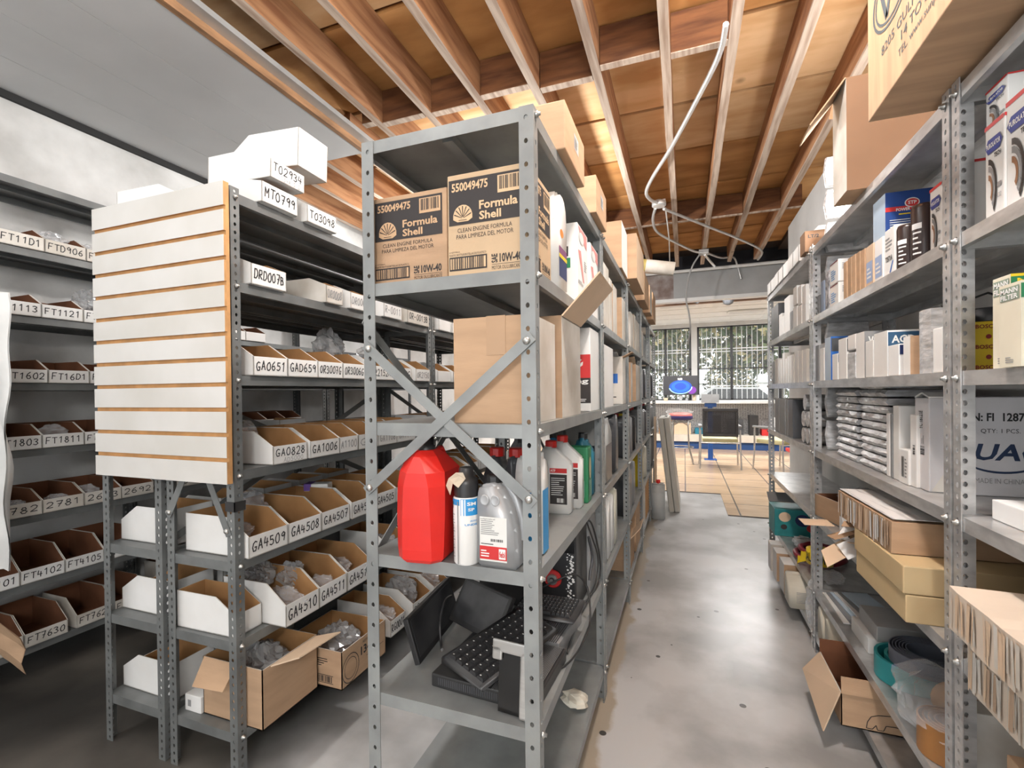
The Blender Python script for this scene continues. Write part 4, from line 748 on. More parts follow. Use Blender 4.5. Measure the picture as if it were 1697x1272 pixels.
# folded table, bottle and plank at the far end of the racks
g = G(); 
g.cbox(0, .60, 0, .052, 0, .95, BEIGE, .012); g.cbox(0, .60, .054, .106, 0, .95, BEIGE, .012)
g.box(.2, .38, .026, .04, .94, .957, BLACK); tb = g.build('folded_table', loc=(CX1 + .06, unit_y(5, -.03), .03), rot=(.0, 0, 0)); tb.rotation_euler = (radians(-6), 0, E_); tb.location = (CX1 + .255, unit_y(4, .42), .007)
tag(tb, 'folded beige plastic table leaning on the end of the centre racks', 'table')
g = G(); g.box(-.01, .01, .0, .07, .3, .48, BLACK); g.build('handle_slot', tb, loc=(.3, -.002, 0))
jug('grey white bottle with a red cap on the floor against the folded table', E_, CX1 + .12, unit_y(4, .05), .0, .16, .12, .36, 'quart', mat('dusty_jug', (0, 0, 0)), (.5, .02, RED))
g = G(); g.box(-.01, .01, 0, .09, 0, .95, KRAFTL); tag(g.build('wooden_board', loc=(CX1 + .016, unit_y(4, .5), .001)), 'narrow wooden board leaning beside the folded table', 'board')
# ---- fifth shelf of the end rack: old computer parts
def keyboard(label, W, Dp, loc, rot, cols=15, rows_=6):
    t = thing('keyboard', label, 'keyboard', loc, rot=rot); g = G(); profile(g, [(0, 0), (Dp, 0), (Dp, .018), (Dp * .9, .022), (.01, .012), (0, .006)], W, BLACK, .004, M=Matrix(((0, 1, 0, 0), (1, 0, 0, 0), (0, 0, 1, 0), (0, 0, 0, 1)))); g.build('base', t)
    KEY = mat('key_plastic', (.035, .035, .037), .45, var=.2)
    for r_ in range(rows_):
        x = .012; n_ = cols if r_ < rows_ - 1 else 8; wk = [(W - .024) / cols] * cols if r_ < rows_ - 1 else [(W - .024) * q for q in (.08, .08, .08, .42, .08, .08, .08, .1)]
        g = G()
        for k_ in range(n_):
            y0_ = Dp - .018 - (r_ + 1) * (Dp - .03) / rows_; kd = (Dp - .03) / rows_ - .002; zb = .011 + .012 * (y0_ / Dp); a = wk[k_] - .002
            g.loft([[(x + i_ * a + (.5 - i_) * 2 * ins, y0_ + j_ * kd + (.5 - j_) * 2 * ins, zb + dz) for i_, j_ in ((0, 0), (1, 0), (1, 1), (0, 1))] for ins, dz in ((0, 0), (.0004, .003), (.0022, .0085))], KEY, smooth=False)
            g.box(x + a * .3, x + a * .45, y0_ + kd * .55, y0_ + kd * .75, zb + .0086, zb + .0088, WHITE); x += wk[k_]
        g.build('keys', t)
    return t
Z5s = Z5 + .001
# flat black unit lying at the front with a vented end, tilted monitor, big dark screen
def frame3(o_, px, py):      # a frame with its origin at o_, x towards px, y in the plane of py
    o_, px, py = Vector(o_), Vector(px), Vector(py); x = (px - o_).normalized(); z = x.cross(py - o_).normalized(); y = z.cross(x); M = Matrix((x, y, z)).transposed().to_4x4(); M.translation = o_; return M
g = G(); g.cbox(0, .285, 0, .24, 0, .034, BLACK, .004)
for i in range(30): g.box(.17 + i * .0036, .171 + i * .0036, -.0008, .24, .0335, .0346, MGREY)
for i in range(44): g.box(.02 + i * .006, .023 + i * .006, -.0006, .002, .008, .026, DGREY)
t = g.build('flat_computer_case', loc=(-.612, 1.05, Z5s), rotz=-.06); tag(t, 'flat black computer case lying on the low shelf under the keyboard', 'computer')
kb = keyboard('black keyboard lying tilted on the flat computer case', .30, .15, (-.445, 1.0, Z5s + .045), (0, 0, 0), 12, 5); kb.matrix_world = frame3((-.445, .995, Z5s + .05), (-.375, 1.17, Z5s + .065), (-.565, 1.045, Z5s + .062))
def screen(label, M, W, H, T):
    t = thing('monitor', label, 'monitor'); t.matrix_world = M; g = G(); g.cbox(0, W, 0, H, -T, 0, BLACK, .003); g.build('case', t); g = G(); g.box(.010, W - .010, .016, H - .010, -.0002, .0008, mat('dusty_screen', (.075, .075, .078), .3, var=.5, scale=7, col2=(.025, .025, .027))); g.build('panel', t); return t
screen('dusty dark flat screen propped at the back of the low shelf', frame3(at(743, 1025, Y=1.31), at(823, 1070, Y=1.235), at(761, 972, Y=1.36)), .20, .135, .02)
screen('thin black monitor leaning on edge at the left of the low shelf', frame3((-.675, 1.10, Z5s + .014), (-.705, 1.40, Z5s + .014), (-.71, 1.13, Z5s + .12)), .30, .125, .016)
# monitor stand with a grey metal frame
t = thing('monitor_stand', 'silver and black monitor stand leaning by the corner post', 'stand', (-.432, 1.008, Z5s + .002), rot=(-.10, .0, -.08))
ALU = mat('brushed_aluminium', (.55, .54, .52), .28, .7, stretch=(1, 1, 20), scale=8)
def arch(w, h, th, d, mt_):
    g = G(); g.cbox(0, w, 0, d, h - th, h, mt_, .004); g.cbox(w - th, w, 0, d, 0, h - th * .6, mt_, .004); g.cbox(0, th * .9, 0, d, h * .72, h - th * .5, mt_, .004); return g
arch(.10, .165, .028, .006, ALU).build('frame', t); g = G(); g.box(.016, .07, .007, .012, .002, .145, mat('gloss_black', (.01, .01, .01), .1)); g.build('panel', t)
# black tower case with a red fan bracket
t = thing('computer_tower', 'black computer tower with a red bracket and white flower print', 'computer', (-.70, 1.545, Z5s)); W = .355; H = .285
g = G(); g.cbox(0, W, 0, .19, 0, H, BLACK, .006); g.build('case', t); g = G(); g.box(.005, W - .005, -.004, .0, H * .72, H * .98, mat('gloss_black', (0, 0, 0))); g.build('top_panel', t)
def disc(g, x, z, r, y, mt_, n=24): g.lathe([(r, 0), (r, .006), (r * .9, .008)], mt_, n, M=Mx((x, y, z), 0, pi / 2))
g = G(); 
for a, b, w_ in (((.235, .20), (.275, .12), .028), ((.235, .20), (.285, .225), .02), ((.235, .20), (.18, .15), .026)):
    a, b = Vector((a[0], -.006, a[1])), Vector((b[0], -.006, b[1])); d_ = (b - a).normalized(); s = Vector((-d_.z, 0, d_.x)) * w_ / 2
    P_ = [a - s, b - s, b + s, a + s]; g.add([tuple(p) for p in P_] + [tuple(p + Vector((0, -.006, 0))) for p in P_], [(0, 1, 2, 3), (7, 6, 5, 4), (0, 4, 5, 1), (1, 5, 6, 2), (2, 6, 7, 3), (3, 7, 4, 0)], REDI)
disc(g, .277, .115, .03, -.006, REDI); disc(g, .287, .227, .016, -.006, REDI); g.build('bracket', t)
g = G(); disc(g, .277, .115, .018, -.014, ALU); disc(g, .277, .115, .009, -.02, BLACK); disc(g, .277, .115, .006, -.026, ALU); g.build('fan_hub', t)
g = G(); r = random.Random(3)
for i in range(46):
    x, z = .335 + r.uniform(-.014, .012), .03 + i * .0038; q = r.uniform(.002, .0055); g.flat([(x + q * cos(s), -.0012 - i * 1e-6, z + q * sin(s) * r.uniform(.6, 1)) for s in [2 * pi * j / 7 for j in range(7)]], WHITE)
g.build('flower_print', t)
keyboard('second black keyboard lying crosswise against the black tower', .20, .12, (-.50, 1.335, Z5s + .072), (.05, -.05, -.12))
g = G(); g.cbox(0, .13, 0, .22, 0, .04, MGREY, .003)
for i in range(20): g.box(.004 + i * .006, .007 + i * .006, .0, .22, .0395, .042, DGREY)
tag(g.build('heat_sink', loc=(-.465, 1.29, Z5s), rotz=-.08), 'ribbed grey heat sink under the second keyboard', 'heat sink')
def cable(label, pts, r_, mt_, name='cable', cat='cable', group=None, sm=5):
    P_ = [Vector(p) for p in pts]; out = []
    for i in range(len(P_) - 1):
        p0_, p1_, p2_, p3_ = P_[max(i - 1, 0)], P_[i], P_[i + 1], P_[min(i + 2, len(P_) - 1)]
        for j in range(sm):
            s = j / sm; out.append(.5 * ((2 * p1_) + (p2_ - p0_) * s + (2 * p0_ - 5 * p1_ + 4 * p2_ - p3_) * s * s + (3 * p1_ - p0_ - 3 * p2_ + p3_) * s ** 3))
    out.append(P_[-1]); g = G(); g.tube(out, r_, mt_, 7); return tag(g.build(name), label, cat, group)
zc = Z5 + .004
cable('black cable looping over the low shelf edge by the heat sink', [(-.322, 1.22, zc), (-.30, 1.27, zc + .002), (-.287, 1.36, zc + .005), (-.285, 1.47, zc + .02), (-.305, 1.53, zc + .10), (-.34, 1.50, zc + .15), (-.40, 1.47, zc + .13), (-.45, 1.465, zc + .10)], .003, BLACK)
cable('black cable hanging in loops from the rack post by the tower', [(-.33, 1.62, zc + .30), (-.325, 1.72, zc + .26), (-.318, 1.80, zc + .16), (-.314, 1.84, zc + .06), (-.318, 1.80, zc + .003), (-.325, 1.70, zc + .003), (-.328, 1.60, zc + .005), (-.332, 1.54, zc + .008), (-.36, 1.505, zc + .01), (-.40, 1.50, zc + .006)], .0035, BLACK)
cable('thin black cable beside the post loops', [(-.332, 1.64, zc + .30), (-.326, 1.74, zc + .20), (-.32, 1.82, zc + .10), (-.32, 1.78, zc + .03), (-.328, 1.68, zc + .006), (-.333, 1.6, zc + .012), (-.331, 1.53, zc + .003), (-.325, 1.40, zc + .002), (-.318, 1.30, zc + .002)], .003, BLACK)
cable('grey cable with a plug end hanging from the post', [(-.328, 1.68, zc + .22), (-.322, 1.72, zc + .14), (-.326, 1.70, zc + .09), (-.328, 1.69, zc + .06)], .005, DGREY)
cable('cord draped from the propped dark screen', [(-.70, 1.33, zc + .10), (-.69, 1.27, zc + .11), (-.68, 1.22, zc + .07), (-.66, 1.19, zc + .02), (-.63, 1.14, zc + .04)], .004, BLACK)
carton('flat grey panel standing on the low shelf at the back of the first bay', E_, F - .02, unit_y(0, .85), Z5, .12, .02, .30, mat('grey_panel', (.36, .365, .37), .4), name='panel', cat='panel')
crumple('paper_scrap', (CX1 - .06, 1.60, Z6), (.09, .08, .05), 77, IVORY, 'small crumpled paper scrap on the bottom shelf of the end rack', 'scrap', n=7, m=10)
# ---- cartons under the bin rack, bottom shelf
def p134(g, w, d, h):
    M = face_front(0, 0); rect(g, M, w * .52, h * .40, w * .42, h * .012, INK); ptext(g, '134a', M, w * .40, h * .52, w * .30, h * .24, INK, True); ptext(g, 'REFRIGERANT', M, w * .45, h * .82, w * .4, h * .08, INK)
    for i, q in enumerate((.3, .22)): g.loft([[(w * .18 + w * q * s * cos(t) * .6, h * .42 + h * q * s * 1.3 * sin(t), 0) for t in [2 * pi * j / 20 for j in range(20)]] for s in (.94, 1)], INK, (False, False), M=M)
    L_ = face_left(d, 0, 0); lines(g, L_, d * .40, h * .55, d * .4, h * .24, 4, INK, 6, .35); bars(g, L_, d * .58, h * .13, d * .26, h * .16, INK, 16); rect(g, L_, d * .56, h * .10, d * .3, h * .015, INK); rect(g, L_, d * .56, h * .305, d * .3, h * .015, INK)
pB = at(567, 1144, Z=AZ[6] + .002); pC = at(610, 1110, X=pB.x)
w = .26; D_ = .27; Hh = .135
g = G(); ox = lambda a, b, n, mi: None
def tray(label, loc, face, w, d, h, mt_, inner, prints=None, turn=0, name='carton', cat='box', group=None):
    g = bin_geo(w, d, h, h, 0.002, mt_, inner)
    if prints: prints(g, w, d, h)
    o = g.build(name, loc=loc, rotz=face + turn); return tag(o, label, cat, group)
tray('open brown carton printed 134a on the bottom shelf of the bin rack', (pB.x, pB.y, AZ[6] + .002), E_, w, D_, Hh, KRAFT, KRAFTD, p134)
crumple('parts_bag', (pB.x - .13, pB.y + .13, AZ[6] + .012), (.16, .14, .15), 91, FILMG, 'grey plastic bag swelling in the carton printed 134a', 'bag', 'plastic bags of parts')
x0 = AX + .06; o = tray('worn open brown carton with flaps out, bottom corner of the bin rack', (x0, 1.108, AZ[6] + .002), E_, .235, .26, .19, KRAFT, KRAFTD)
flap(o, [(.03, -.002, .19), (.225, -.002, .19), (.24, -.10, .215), (.05, -.10, .225)], KRAFTL); flap(o, [(0, .105, .19), (0, .25, .19), (-.05, .24, .12), (-.05, .105, .13)], KRAFT)
crumple('parts_bag', (x0 - .13, 1.225, AZ[6] + .06), (.15, .15, .14), 92, FILMG, 'grey cloth bundle in the worn open carton', 'bag', 'plastic bags of parts')
carton('small white box on the lowest shelf under the slatwall', S_, 1.10, at(307, 1195, Y=1.1).x, AZ[6] + .0, .075, .07, .055, WBOARD, None, lambda g, w, d, h: rect(g, face_front(0, 0), w * .2, h * .3, w * .2, h * .4, GREYINK))
tray('narrow white bin leaning in the bottom bay under the slatwall', (-1.615, 1.20, AZ[6] + .002), S_, .085, .2, .13, WBOARD, KRAFTD, None, -.12, 'parts_bin', 'bin')
# plastic sheet and torn cardboard hanging at the left edge
g = G(); P_ = []
for i in range(25):
    z = 1.62 - i * 1.05 / 24; u_ = 2 + 16 * math.exp(-((z - 1.0) / .45) ** 2) + 3 * sin(z * 21)
    c_ = at(max(u_, 1), 700, Y=1.0).x; P_.append([(c_ - .25 + .02 * sin(z * 9 + j) * (j % 2) + .25 * j / 6 if j < 6 else c_, 1.0 + .02 * sin(j * 2.1 + z * 5), z) for j in range(7)])
g.loft(P_, mat('white_sheet', (.72, .72, .70), .7, bump=.2, bscale=12), (False, False), close=False); g.loft([[(a, b + .004, c) for a, b, c in r_][::-1] for r_ in P_], mat('white_sheet', (0, 0, 0)), (False, False), close=False)
tag(g.build('plastic_sheet'), 'white plastic sheet hanging at the left edge before the wall bins', 'sheet')

g = G(); 
for x0_, x1_, y0_, y1_ in ((-.004, .036, -.004, -.0015), (-.004, -.0015, -.004, .036)): g.box(x0_, x1_, y0_, y1_, 0, .03, BLACK)
tag(g.build('black_tape', loc=(AX + .0005, AY + .0005, za(400, 845, AX)), rotz=E_), 'black tape wrapped round the post below the slatwall', 'tape')
g = G(); r = random.Random(2); g.loft([[(-.25 + .27 * j / 6, .012 * (i % 2) + r.uniform(0, .004), .17 - .045 * i - .012 * j + r.uniform(-.004, .004)) for j in range(7)] for i in range(4)], KRAFT, (False, False), False, close=False); g.loft([[(-.25 + .27 * j / 6, .004 + .012 * (i % 2), .17 - .045 * i - .012 * j) for j in range(7)][::-1] for i in range(4)], KRAFT, (False, False), False, close=False)
tag(g.build('torn_cardboard_piece', loc=(at(28, 1112, Y=.95).x, .95, at(28, 1112, Y=.95).z + .02)), 'torn piece of brown cardboard at the lower left edge', 'cardboard')
# ---------------------------------------------------------------- racks right of the aisle
FR_ = RX + .014
def rbox(label, u0, u1, vt, z, mt=WBOARD, d=.2, group=None, prints=None, X=None, vm=None, gap=.004, near=None, top=None, h=None, name='carton', cat='box', turn=0):
    X = X or FR_; vm = vm or vt; a, b = ya(u0, vm, X), ya(u1, vm, X); h = h or at(u1, vt, X=X).z - z
    return carton(label, W_, X, a - gap / 2, z, a - b - gap, d, h, mt, group, prints, side=near, top=top or (mt if near else None), frontm=mt if near else None, turn=turn, name=name, cat=cat)
zq = lambda x: 1260 + x / 4.241
vq = lambda y: 360 + y / 4.241
# third shelf from the top: filters in white boxes and silver packets
Z3 = RZ[2]; FG = 'filters on the eye level shelf'
def pgrey(c1, words_=None, c2=WHITE):
    def P(g, w, d, h):
        M = face_right(0, 0, w); rect(g, M, .002, h * .66, d * .9, h * .3, c1)
        if words_: ptext(g, words_, M @ Matrix.Translation((0, 0, .0006)), d * .1, h * .72, d * .55, h * .17, c2, True)
        lines(g, M, d * .1, h * .2, d * .6, h * .3, 4, GREYINK)
    return P
PALEB = mat('pale_blue_card', (.50, .60, .70), .6)
ROW = [(370, 412, 895, 1105, 'dark grey box against the far post, eye level shelf', MGREY, None, None), (416, 448, 915, 1118, 'narrow white box second from the far post, eye level shelf', WBOARD, None, None), (452, 496, 838, 1115, 'tall white and blue box on the eye level shelf', PALEB, pgrey(DGREY), BLUE), (503, 544, 955, 1112, 'short white box between taller ones on the eye level shelf', WBOARD, pgrey(NAVY), None),
 (547, 606, 842, 1108, 'white box with a dark printed side, fifth along the eye level shelf', WBOARD, pgrey(DGREY), None), (610, 668, 945, 1104, 'crinkled silver white packet under a lid, eye level shelf', FOIL, None, None), (671, 733, 800, 1100, 'tall white box with grey end printed on its end', WBOARD, pgrey(MGREY, 'V9610', WHITE), MGREY), (736, 794, 860, 1096, 'white packet left of the box with a dark blue band', WBOARD, None, None),
 (797, 893, 795, 1092, 'white box with a dark blue band on its end', WBOARD, pgrey(mat('steel_blue_print', (.03, .10, .20), .5), 'ACD'), PAPER), (897, 975, 888, 1085, 'short crinkled white packet in front of the dark blue band', PAPER, pgrey(NAVY), None), (1003, 1056, 832, 1075, 'stained white and brown box next to the silver and dark bag', WBOARD, None, KRAFT)]
for u0, u1, v0, v1, lab, mt_, pr__, near in ROW: rbox(lab, zq(u0), zq(u1), vq(v0), Z3, mt_, .105 + .02 * random.random(), FG, pr__, near=near)
rbox('white box laid on top of the crinkled silver packet', zq(612), zq(668), vq(782), Z3 + at(zq(640), vq(940), X=FR_).z - Z3 + .004, WBOARD, .15, FG, h=.055)
def ppn(g, w, d, h):
    M = face_right(0, 0, w); g.flat([(d * .12, h * .55, 0), (d * .3, h * .62, 0), (d * .42, h * .56, 0), (d * .42, h * .44, 0), (d * .25, h * .38, 0), (d * .12, h * .44, 0)], REDI, M); ptext(g, 'PN', M @ Matrix.Translation((0, 0, .0006)), d * .17, h * .46, d * .19, h * .08, WHITE, True); rect(g, M, d * .1, h * .18, d * .7, h * .012, REDI); rect(g, M, d * .1, h * .22, d * .7, h * .01, REDI)
a = ya(zq(1112), 520, FR_); b = ya(zq(1200), 520, FR_); h = at(zq(1150), vq(655), X=FR_).z - Z3
g = G(); n = 12
g.loft([[(x + .004 * noise.noise(Vector((i, x * 30, 1))), y + .006 * noise.noise(Vector((i, y * 30, 5))), h * i / n) for x, y in ((.004, 0), ((a - b) * .5, -.004), (a - b, .0), (a - b + .002, .035), (a - b, .075), ((a - b) * .5, .08), (0, .075), (0, .035))] for i in range(n + 1)], FOIL, smooth=False)
ppn(g, a - b + .004, .075, h)
g.box(.002, a - b, .02, .075, h, h + .004, BLACK); tag(put(g.build('filter_bag'), W_, FR_, a, Z3), 'tall silver and dark bag with a red mark on the eye level shelf', 'bag')
rbox('plain white box right of the silver and dark bag, against the post', zq(1208), zq(1278), vq(770), Z3, WBOARD, .035, FG)
# same shelf, far unit
ROWF = [(88, 103, 1010), (105, 122, 990), (124, 138, 998), (140, 152, 995), (155, 172, 950), (174, 188, 990), (190, 202, 975), (204, 234, 962), (239, 264, 940), (267, 294, 935), (297, 325, 925)]
for k, (u0, u1, v0) in enumerate(ROWF): rbox(f'filter box, eye level shelf of the farthest right rack, {ordn(k)} from the window end', zq(u0), zq(u1), vq(v0), RZ[2], MGREY if k == 0 else WBOARD, .14, 'filter boxes on the farthest right rack', near=WBOARDD)
# second shelf
Z2 = RZ[1]; SG = 'boxes on the second shelf right of the aisle'
R2 = [(400, 420, 540, 'narrow dark grey box nearest the far post, second shelf', DGREY), (424, 446, 440, 'narrow blue grey box, second shelf by the far post', mat('blue_grey_card', (.20, .25, .33), .6)), (454, 482, 372, 'dark speckled box third from the far post on the second shelf', mat('speckled_card', (.08, .085, .10), .5, var=.6, scale=60, col2=(.5, .5, .52)))]
for u0, u1, v0, lab, mt_ in R2: rbox(lab, zq(u0), zq(u1), vq(v0), Z2, mt_, .14, SG)
def pw(g, w, d, h):
    M = face_front(0, 0); rect(g, M, w * .05, h * .93, w * .9, h * .05, mat('maroon_print', (.22, .03, .04), .5)); N = face_right(0, 0, w); lines(g, N, d * .1, h * .55, d * .5, h * .3, 4, GREYINK)
    for r0, mt_ in ((.19, MGREY), (.14, BLACK), (.05, MGREY)): g.flat([(d * .75 + d * r0 * cos(t), h * .42 + h * r0 * 1.3 * sin(t), .0003 * (.2 - r0) * 20) for t in [2 * pi * j / 18 for j in range(18)]], mt_, N)
    lines(g, M, w * .15, h * .2, w * .6, h * .5, 5, LBLUE)
hb_ = (at(zq(560), vq(280), X=FR_).z - Z2) / 2
for k in range(2): rbox('white box with a printed ring, %s of the pair stacked on the second shelf' % ('lower', 'upper')[k], zq(487), zq(548), 420, Z2 + k * (hb_ + .001), WBOARD, .13, SG, pw, h=hb_ - .001)
for k, (u0, u1, v0) in enumerate([(582, 608, 305), (612, 638, 275), (641, 668, 255), (671, 700, 235), (703, 735, 215)]): rbox(f'plain brown carton in the row on the second shelf, {ordn(k)} from the white ringed boxes', zq(u0), zq(u1), vq(v0), Z2, KRAFT, .16, 'plain brown cartons on the second shelf')
def ppale(g, w, d, h): M = face_front(0, 0); rect(g, M, w * .1, h * .1, w * .8, h * .5, mat('pale_blue_print', (.35, .45, .66), .6)); lines(g, M @ Matrix.Translation((0, 0, .0006)), w * .2, h * .2, w * .6, h * .3, 3, WHITE)
rbox('pale carton with a blue print right of the brown cartons', zq(740), zq(795), vq(175), Z2, KRAFTL, .05, SG, ppale); rbox('white and blue carton with a torn top, left of the tall blue carton', zq(800), zq(862), vq(130), Z2, WBOARD, .035, SG, ppale)
yS = ya(zq(862), 400, .62); hS = at(1500, 318, Y=yS - .10).z - Z2
def pstp(g, w, d, h):
    M = face_front(0, 0); N = M @ Matrix.Translation((0, 0, .0006)); Q = M @ Matrix.Translation((0, 0, .0012))
    rect(g, M, 0, h * .78, w, h * .05, REDI); g.flat([(w * .5 + w * .14 * cos(t), h * .86 + h * .055 * sin(t), 0) for t in [2 * pi * j / 20 for j in range(20)]], WHITE, N); g.flat([(w * .5 + w * .12 * cos(t), h * .86 + h * .043 * sin(t), 0) for t in [2 * pi * j / 20 for j in range(20)]], REDI, Q); ptext(g, 'STP', Q @ Matrix.Translation((0, 0, .0006)), w * .42, h * .84, w * .16, h * .04, WHITE, True)
    ptext(g, 'POWER IN EVERY', N, w * .2, h * .775, w * .6, h * .035, WHITE, True); lines(g, N, w * .25, h * .735, w * .5, h * .03, 1, YELLOW); lines(g, N, w * .08, h * .6, w * .8, h * .1, 4, WHITE, 3, .3); rect(g, N, w * .04, h * .38, w * .86, h * .1, mat('mid_blue', (.10, .22, .48), .5)); lines(g, Q, w * .08, h * .39, w * .7, h * .08, 3, WHITE)
carton('tall royal blue carton with a red oval, behind the dark canisters', S_, yS - .11, at(1467, 330, Y=yS - .11).x, Z2, .135, .1, hS, mat('royal_blue_card', (.015, .06, .26), .5), None, pstp, side=mat('blue_white_card', (.45, .58, .72), .6), frontm=mat('royal_blue_card', (0, 0, 0)), top=mat('royal_blue_card', (0, 0, 0)))
RIM = mat('warm_red_print', (.62, .04, .04), .45)
def ppur(g, w, d, h):
    M = face_front(0, 0); N = M @ Matrix.Translation((0, 0, .0006)); Q = M @ Matrix.Translation((0, 0, .0012))
    rect(g, M, 0, h * .955, w, h * .045, RIM); K = face_right(0, 0, w); rect(g, K, 0, h * .965, d, h * .035, RIM); lines(g, K, d * .5, h * .66, d * .4, h * .2, 4, mat('pale_red_print', (.7, .35, .35), .6), 5, .25)
    oct_ = lambda s: [(w * .5 + s * w * x, h * .76 + s * h * y, 0) for x, y in ((-.44, -.0), (-.3, .075), (.3, .075), (.44, 0), (.3, -.075), (-.3, -.075))]
    g.flat(oct_(1.06), MGREY, M); g.flat(oct_(1), mat('purple_blue_print', (.03, .05, .28), .5), N); ptext(g, 'PUROLATOR', Q, w * .14, h * .735, w * .72, h * .055, WHITE, True); ptext(g, 'TECH', N, w * .52, h * .61, w * .34, h * .05, INK, True)
    for r0, r1, c in ((.44, .36, BLACK), (.34, .26, MGREY), (.22, .14, mat('brown_print', (.3, .15, .08), .6))):
        P_ = [[(w * .22 + w * r * cos(t), h * .30 + h * r * .75 * sin(t), 0) for t in [radians(-50 + 14 * j) for j in range(11)]] for r in (r0, r1)]; P_ = [[(max(0, x), max(.004, y), z) for x, y, z in q] for q in P_]; g.loft(P_, c, (False, False), False, N, False)
    rect(g, N, w * .62, h * .28, w * .26, h * .05, MGREY); ptext(g, 'TL30202', N, w * .5, h * .17, w * .38, h * .05, GREYINK)
PG = 'white air filter boxes'
rbox('white air filter box with a blue diamond mark, left of the double post', 1540.5, 1562, 300, Z2, WBOARD, .2, PG, ppur, h=.175, vm=360, X=.60)
rbox('white box marked with a grey swoosh in front of the tall blue carton', zq(872), zq(945), vq(50), Z2, WBOARD, .075, None, lambda g, w, d, h: (lines(g, face_front(0, 0), w * .1, h * .55, w * .7, h * .3, 4, GREYINK), ptext(g, 'T3571A', face_front(0, 0), w * .1, h * .3, w * .7, h * .12, INK, True), g.flat([(w * .5, h * .05, 0), (w * .62, h * .05, 0), (w * .9, h * .28, 0), (w * .8, h * .28, 0)], BLUE, face_front(0, 0)), rect(g, face_right(0, 0, w), d * .1, h * .02, d * .8, h * .03, REDI)))
for k, (u, v, hh) in enumerate([(1506, 405, .125), (1531, 390, .15)]):
    y_ = ya(u, v, .60); g = G(); r0 = .027; g.lathe([(r0 * .96, 0), (r0, .004), (r0, hh * .93), (r0 * .9, hh), (r0 * .3, hh + .003)], mat('dark_brown_tin', (.035, .02, .018), .3, var=.3), 24)
    for i in range(5): 
        a0 = radians(195); g.loft([[((r0 + .0006) * cos(a0 + .25 * j), (r0 + .0006) * sin(a0 + .25 * j), z_) for j in range(4 - (i % 2))] for z_ in (hh * (.12 + .09 * i), hh * (.15 + .09 * i))], PAPER, (False, False), close=False)
    g.loft([[((r0 + .0007) * cos(3.3 + .3 * j), (r0 + .0007) * sin(3.3 + .3 * j), z_) for j in range(4)] for z_ in (hh * .56, hh * .66)], PAPER, (False, False), close=False)
    tag(g.build('filter_canister', loc=(.60, y_, Z2 + .001)), ['dark brown canister right of the grey swoosh box', 'taller dark brown canister beside the blue diamond box'][k], 'canister', 'dark brown canisters')
RF2 = [(78, 126, 600, DGREY, .12), (130, 150, 672, WBOARD, .1), (152, 166, 690, WBOARD, .1), (168, 204, 545, WBOARD, .15), (207, 226, 655, MGREY, .12), (229, 258, 620, WBOARD, .13), (260, 290, 610, WBOARD, .13), (292, 320, 605, WBOARD, .13)]
for k, (u0, u1, v0, mt_, d) in enumerate(RF2): rbox(f'small box on the second shelf of the farthest right rack, {ordn(k)} from the window end', zq(u0), zq(u1), vq(v0), RZ[1], mt_, d, 'small boxes on the farthest right rack')
for k, (u0, u1) in enumerate([(230, 258), (262, 288), (293, 320)]): rbox(f'upper white box, second shelf of the farthest right rack, {ordn(k)} from the window', zq(u0), zq(u1), 480, RZ[1] + at(zq(u1), vq(610), X=FR_).z - RZ[1] + .002, WBOARD, .12, 'small boxes on the farthest right rack', h=.1)
# nearest unit, second shelf: air filter boxes
for lab, u0, u1, z_, h, X in (('white air filter box right of the double post, lower left of four', 1586, 1618, Z2, .17, .585), ('white air filter box in the middle of the lower row by the picture edge', 1632, 1666, Z2, .185, .572), ('air filter box cut by the right picture edge, lower row', 1667, 1720, Z2, .20, .575)):
    rbox(lab, u0, u1, 300, z_, WBOARD, .14, PG, ppur, h=h, vm=330, X=X)
rbox('white air filter box lying on the lower row, topmost of its stack', 1633, 1671, 250, Z2 + .187, WBOARD, .2, PG, ppur, h=.095, vm=250, X=.60)
# nearest unit, third shelf
def pbos(g, w, d, h):
    M = face_front(0, 0); K = face_left(d, 0, 0); MR = mat('maroon_letters', (.28, .02, .02), .5)
    for T, W in ((M, w), (K, d)):
        for i in range(5):
            y = h * (.06 + .2 * i)
            for x in (([.12 - .25 * (i % 2), .7 - .25 * (i % 2)])):
                if -.05 < x < .75: ptext(g, 'BOSCH', T, W * max(x, .02), y, W * .36, h * .08, MR, True)
                if 0 < x - .2: g.flat([(W * (x - .12) + h * .045 * cos(t), y + h * .04 + h * .045 * sin(t), 0) for t in [2 * pi * j / 14 for j in range(14)]], MR, T)
carton('yellow carton patterned with a repeated maroon word behind the double post', S_, 1.48, .658, Z3, .12, .10, at(1620, 533, Y=1.48).z - Z3, YELLOW, None, pbos)
g = G(); g.lathe([(.05, 0), (.05, .03), (.046, .034), (.02, .036)], BLACK, 28); g.tube([(-.05, 0, .02), (-.065, 0, .05), (.0, 0, .075), (.06, 0, .05), (.05, 0, .02)], .003, BLACK, 6)
o = tag(g.build('oil_filter_cap', loc=(.72, 1.53, at(1620, 533, Y=1.48).z + .002)), 'black round cap with a wire bail lying on the yellow carton', 'cap')
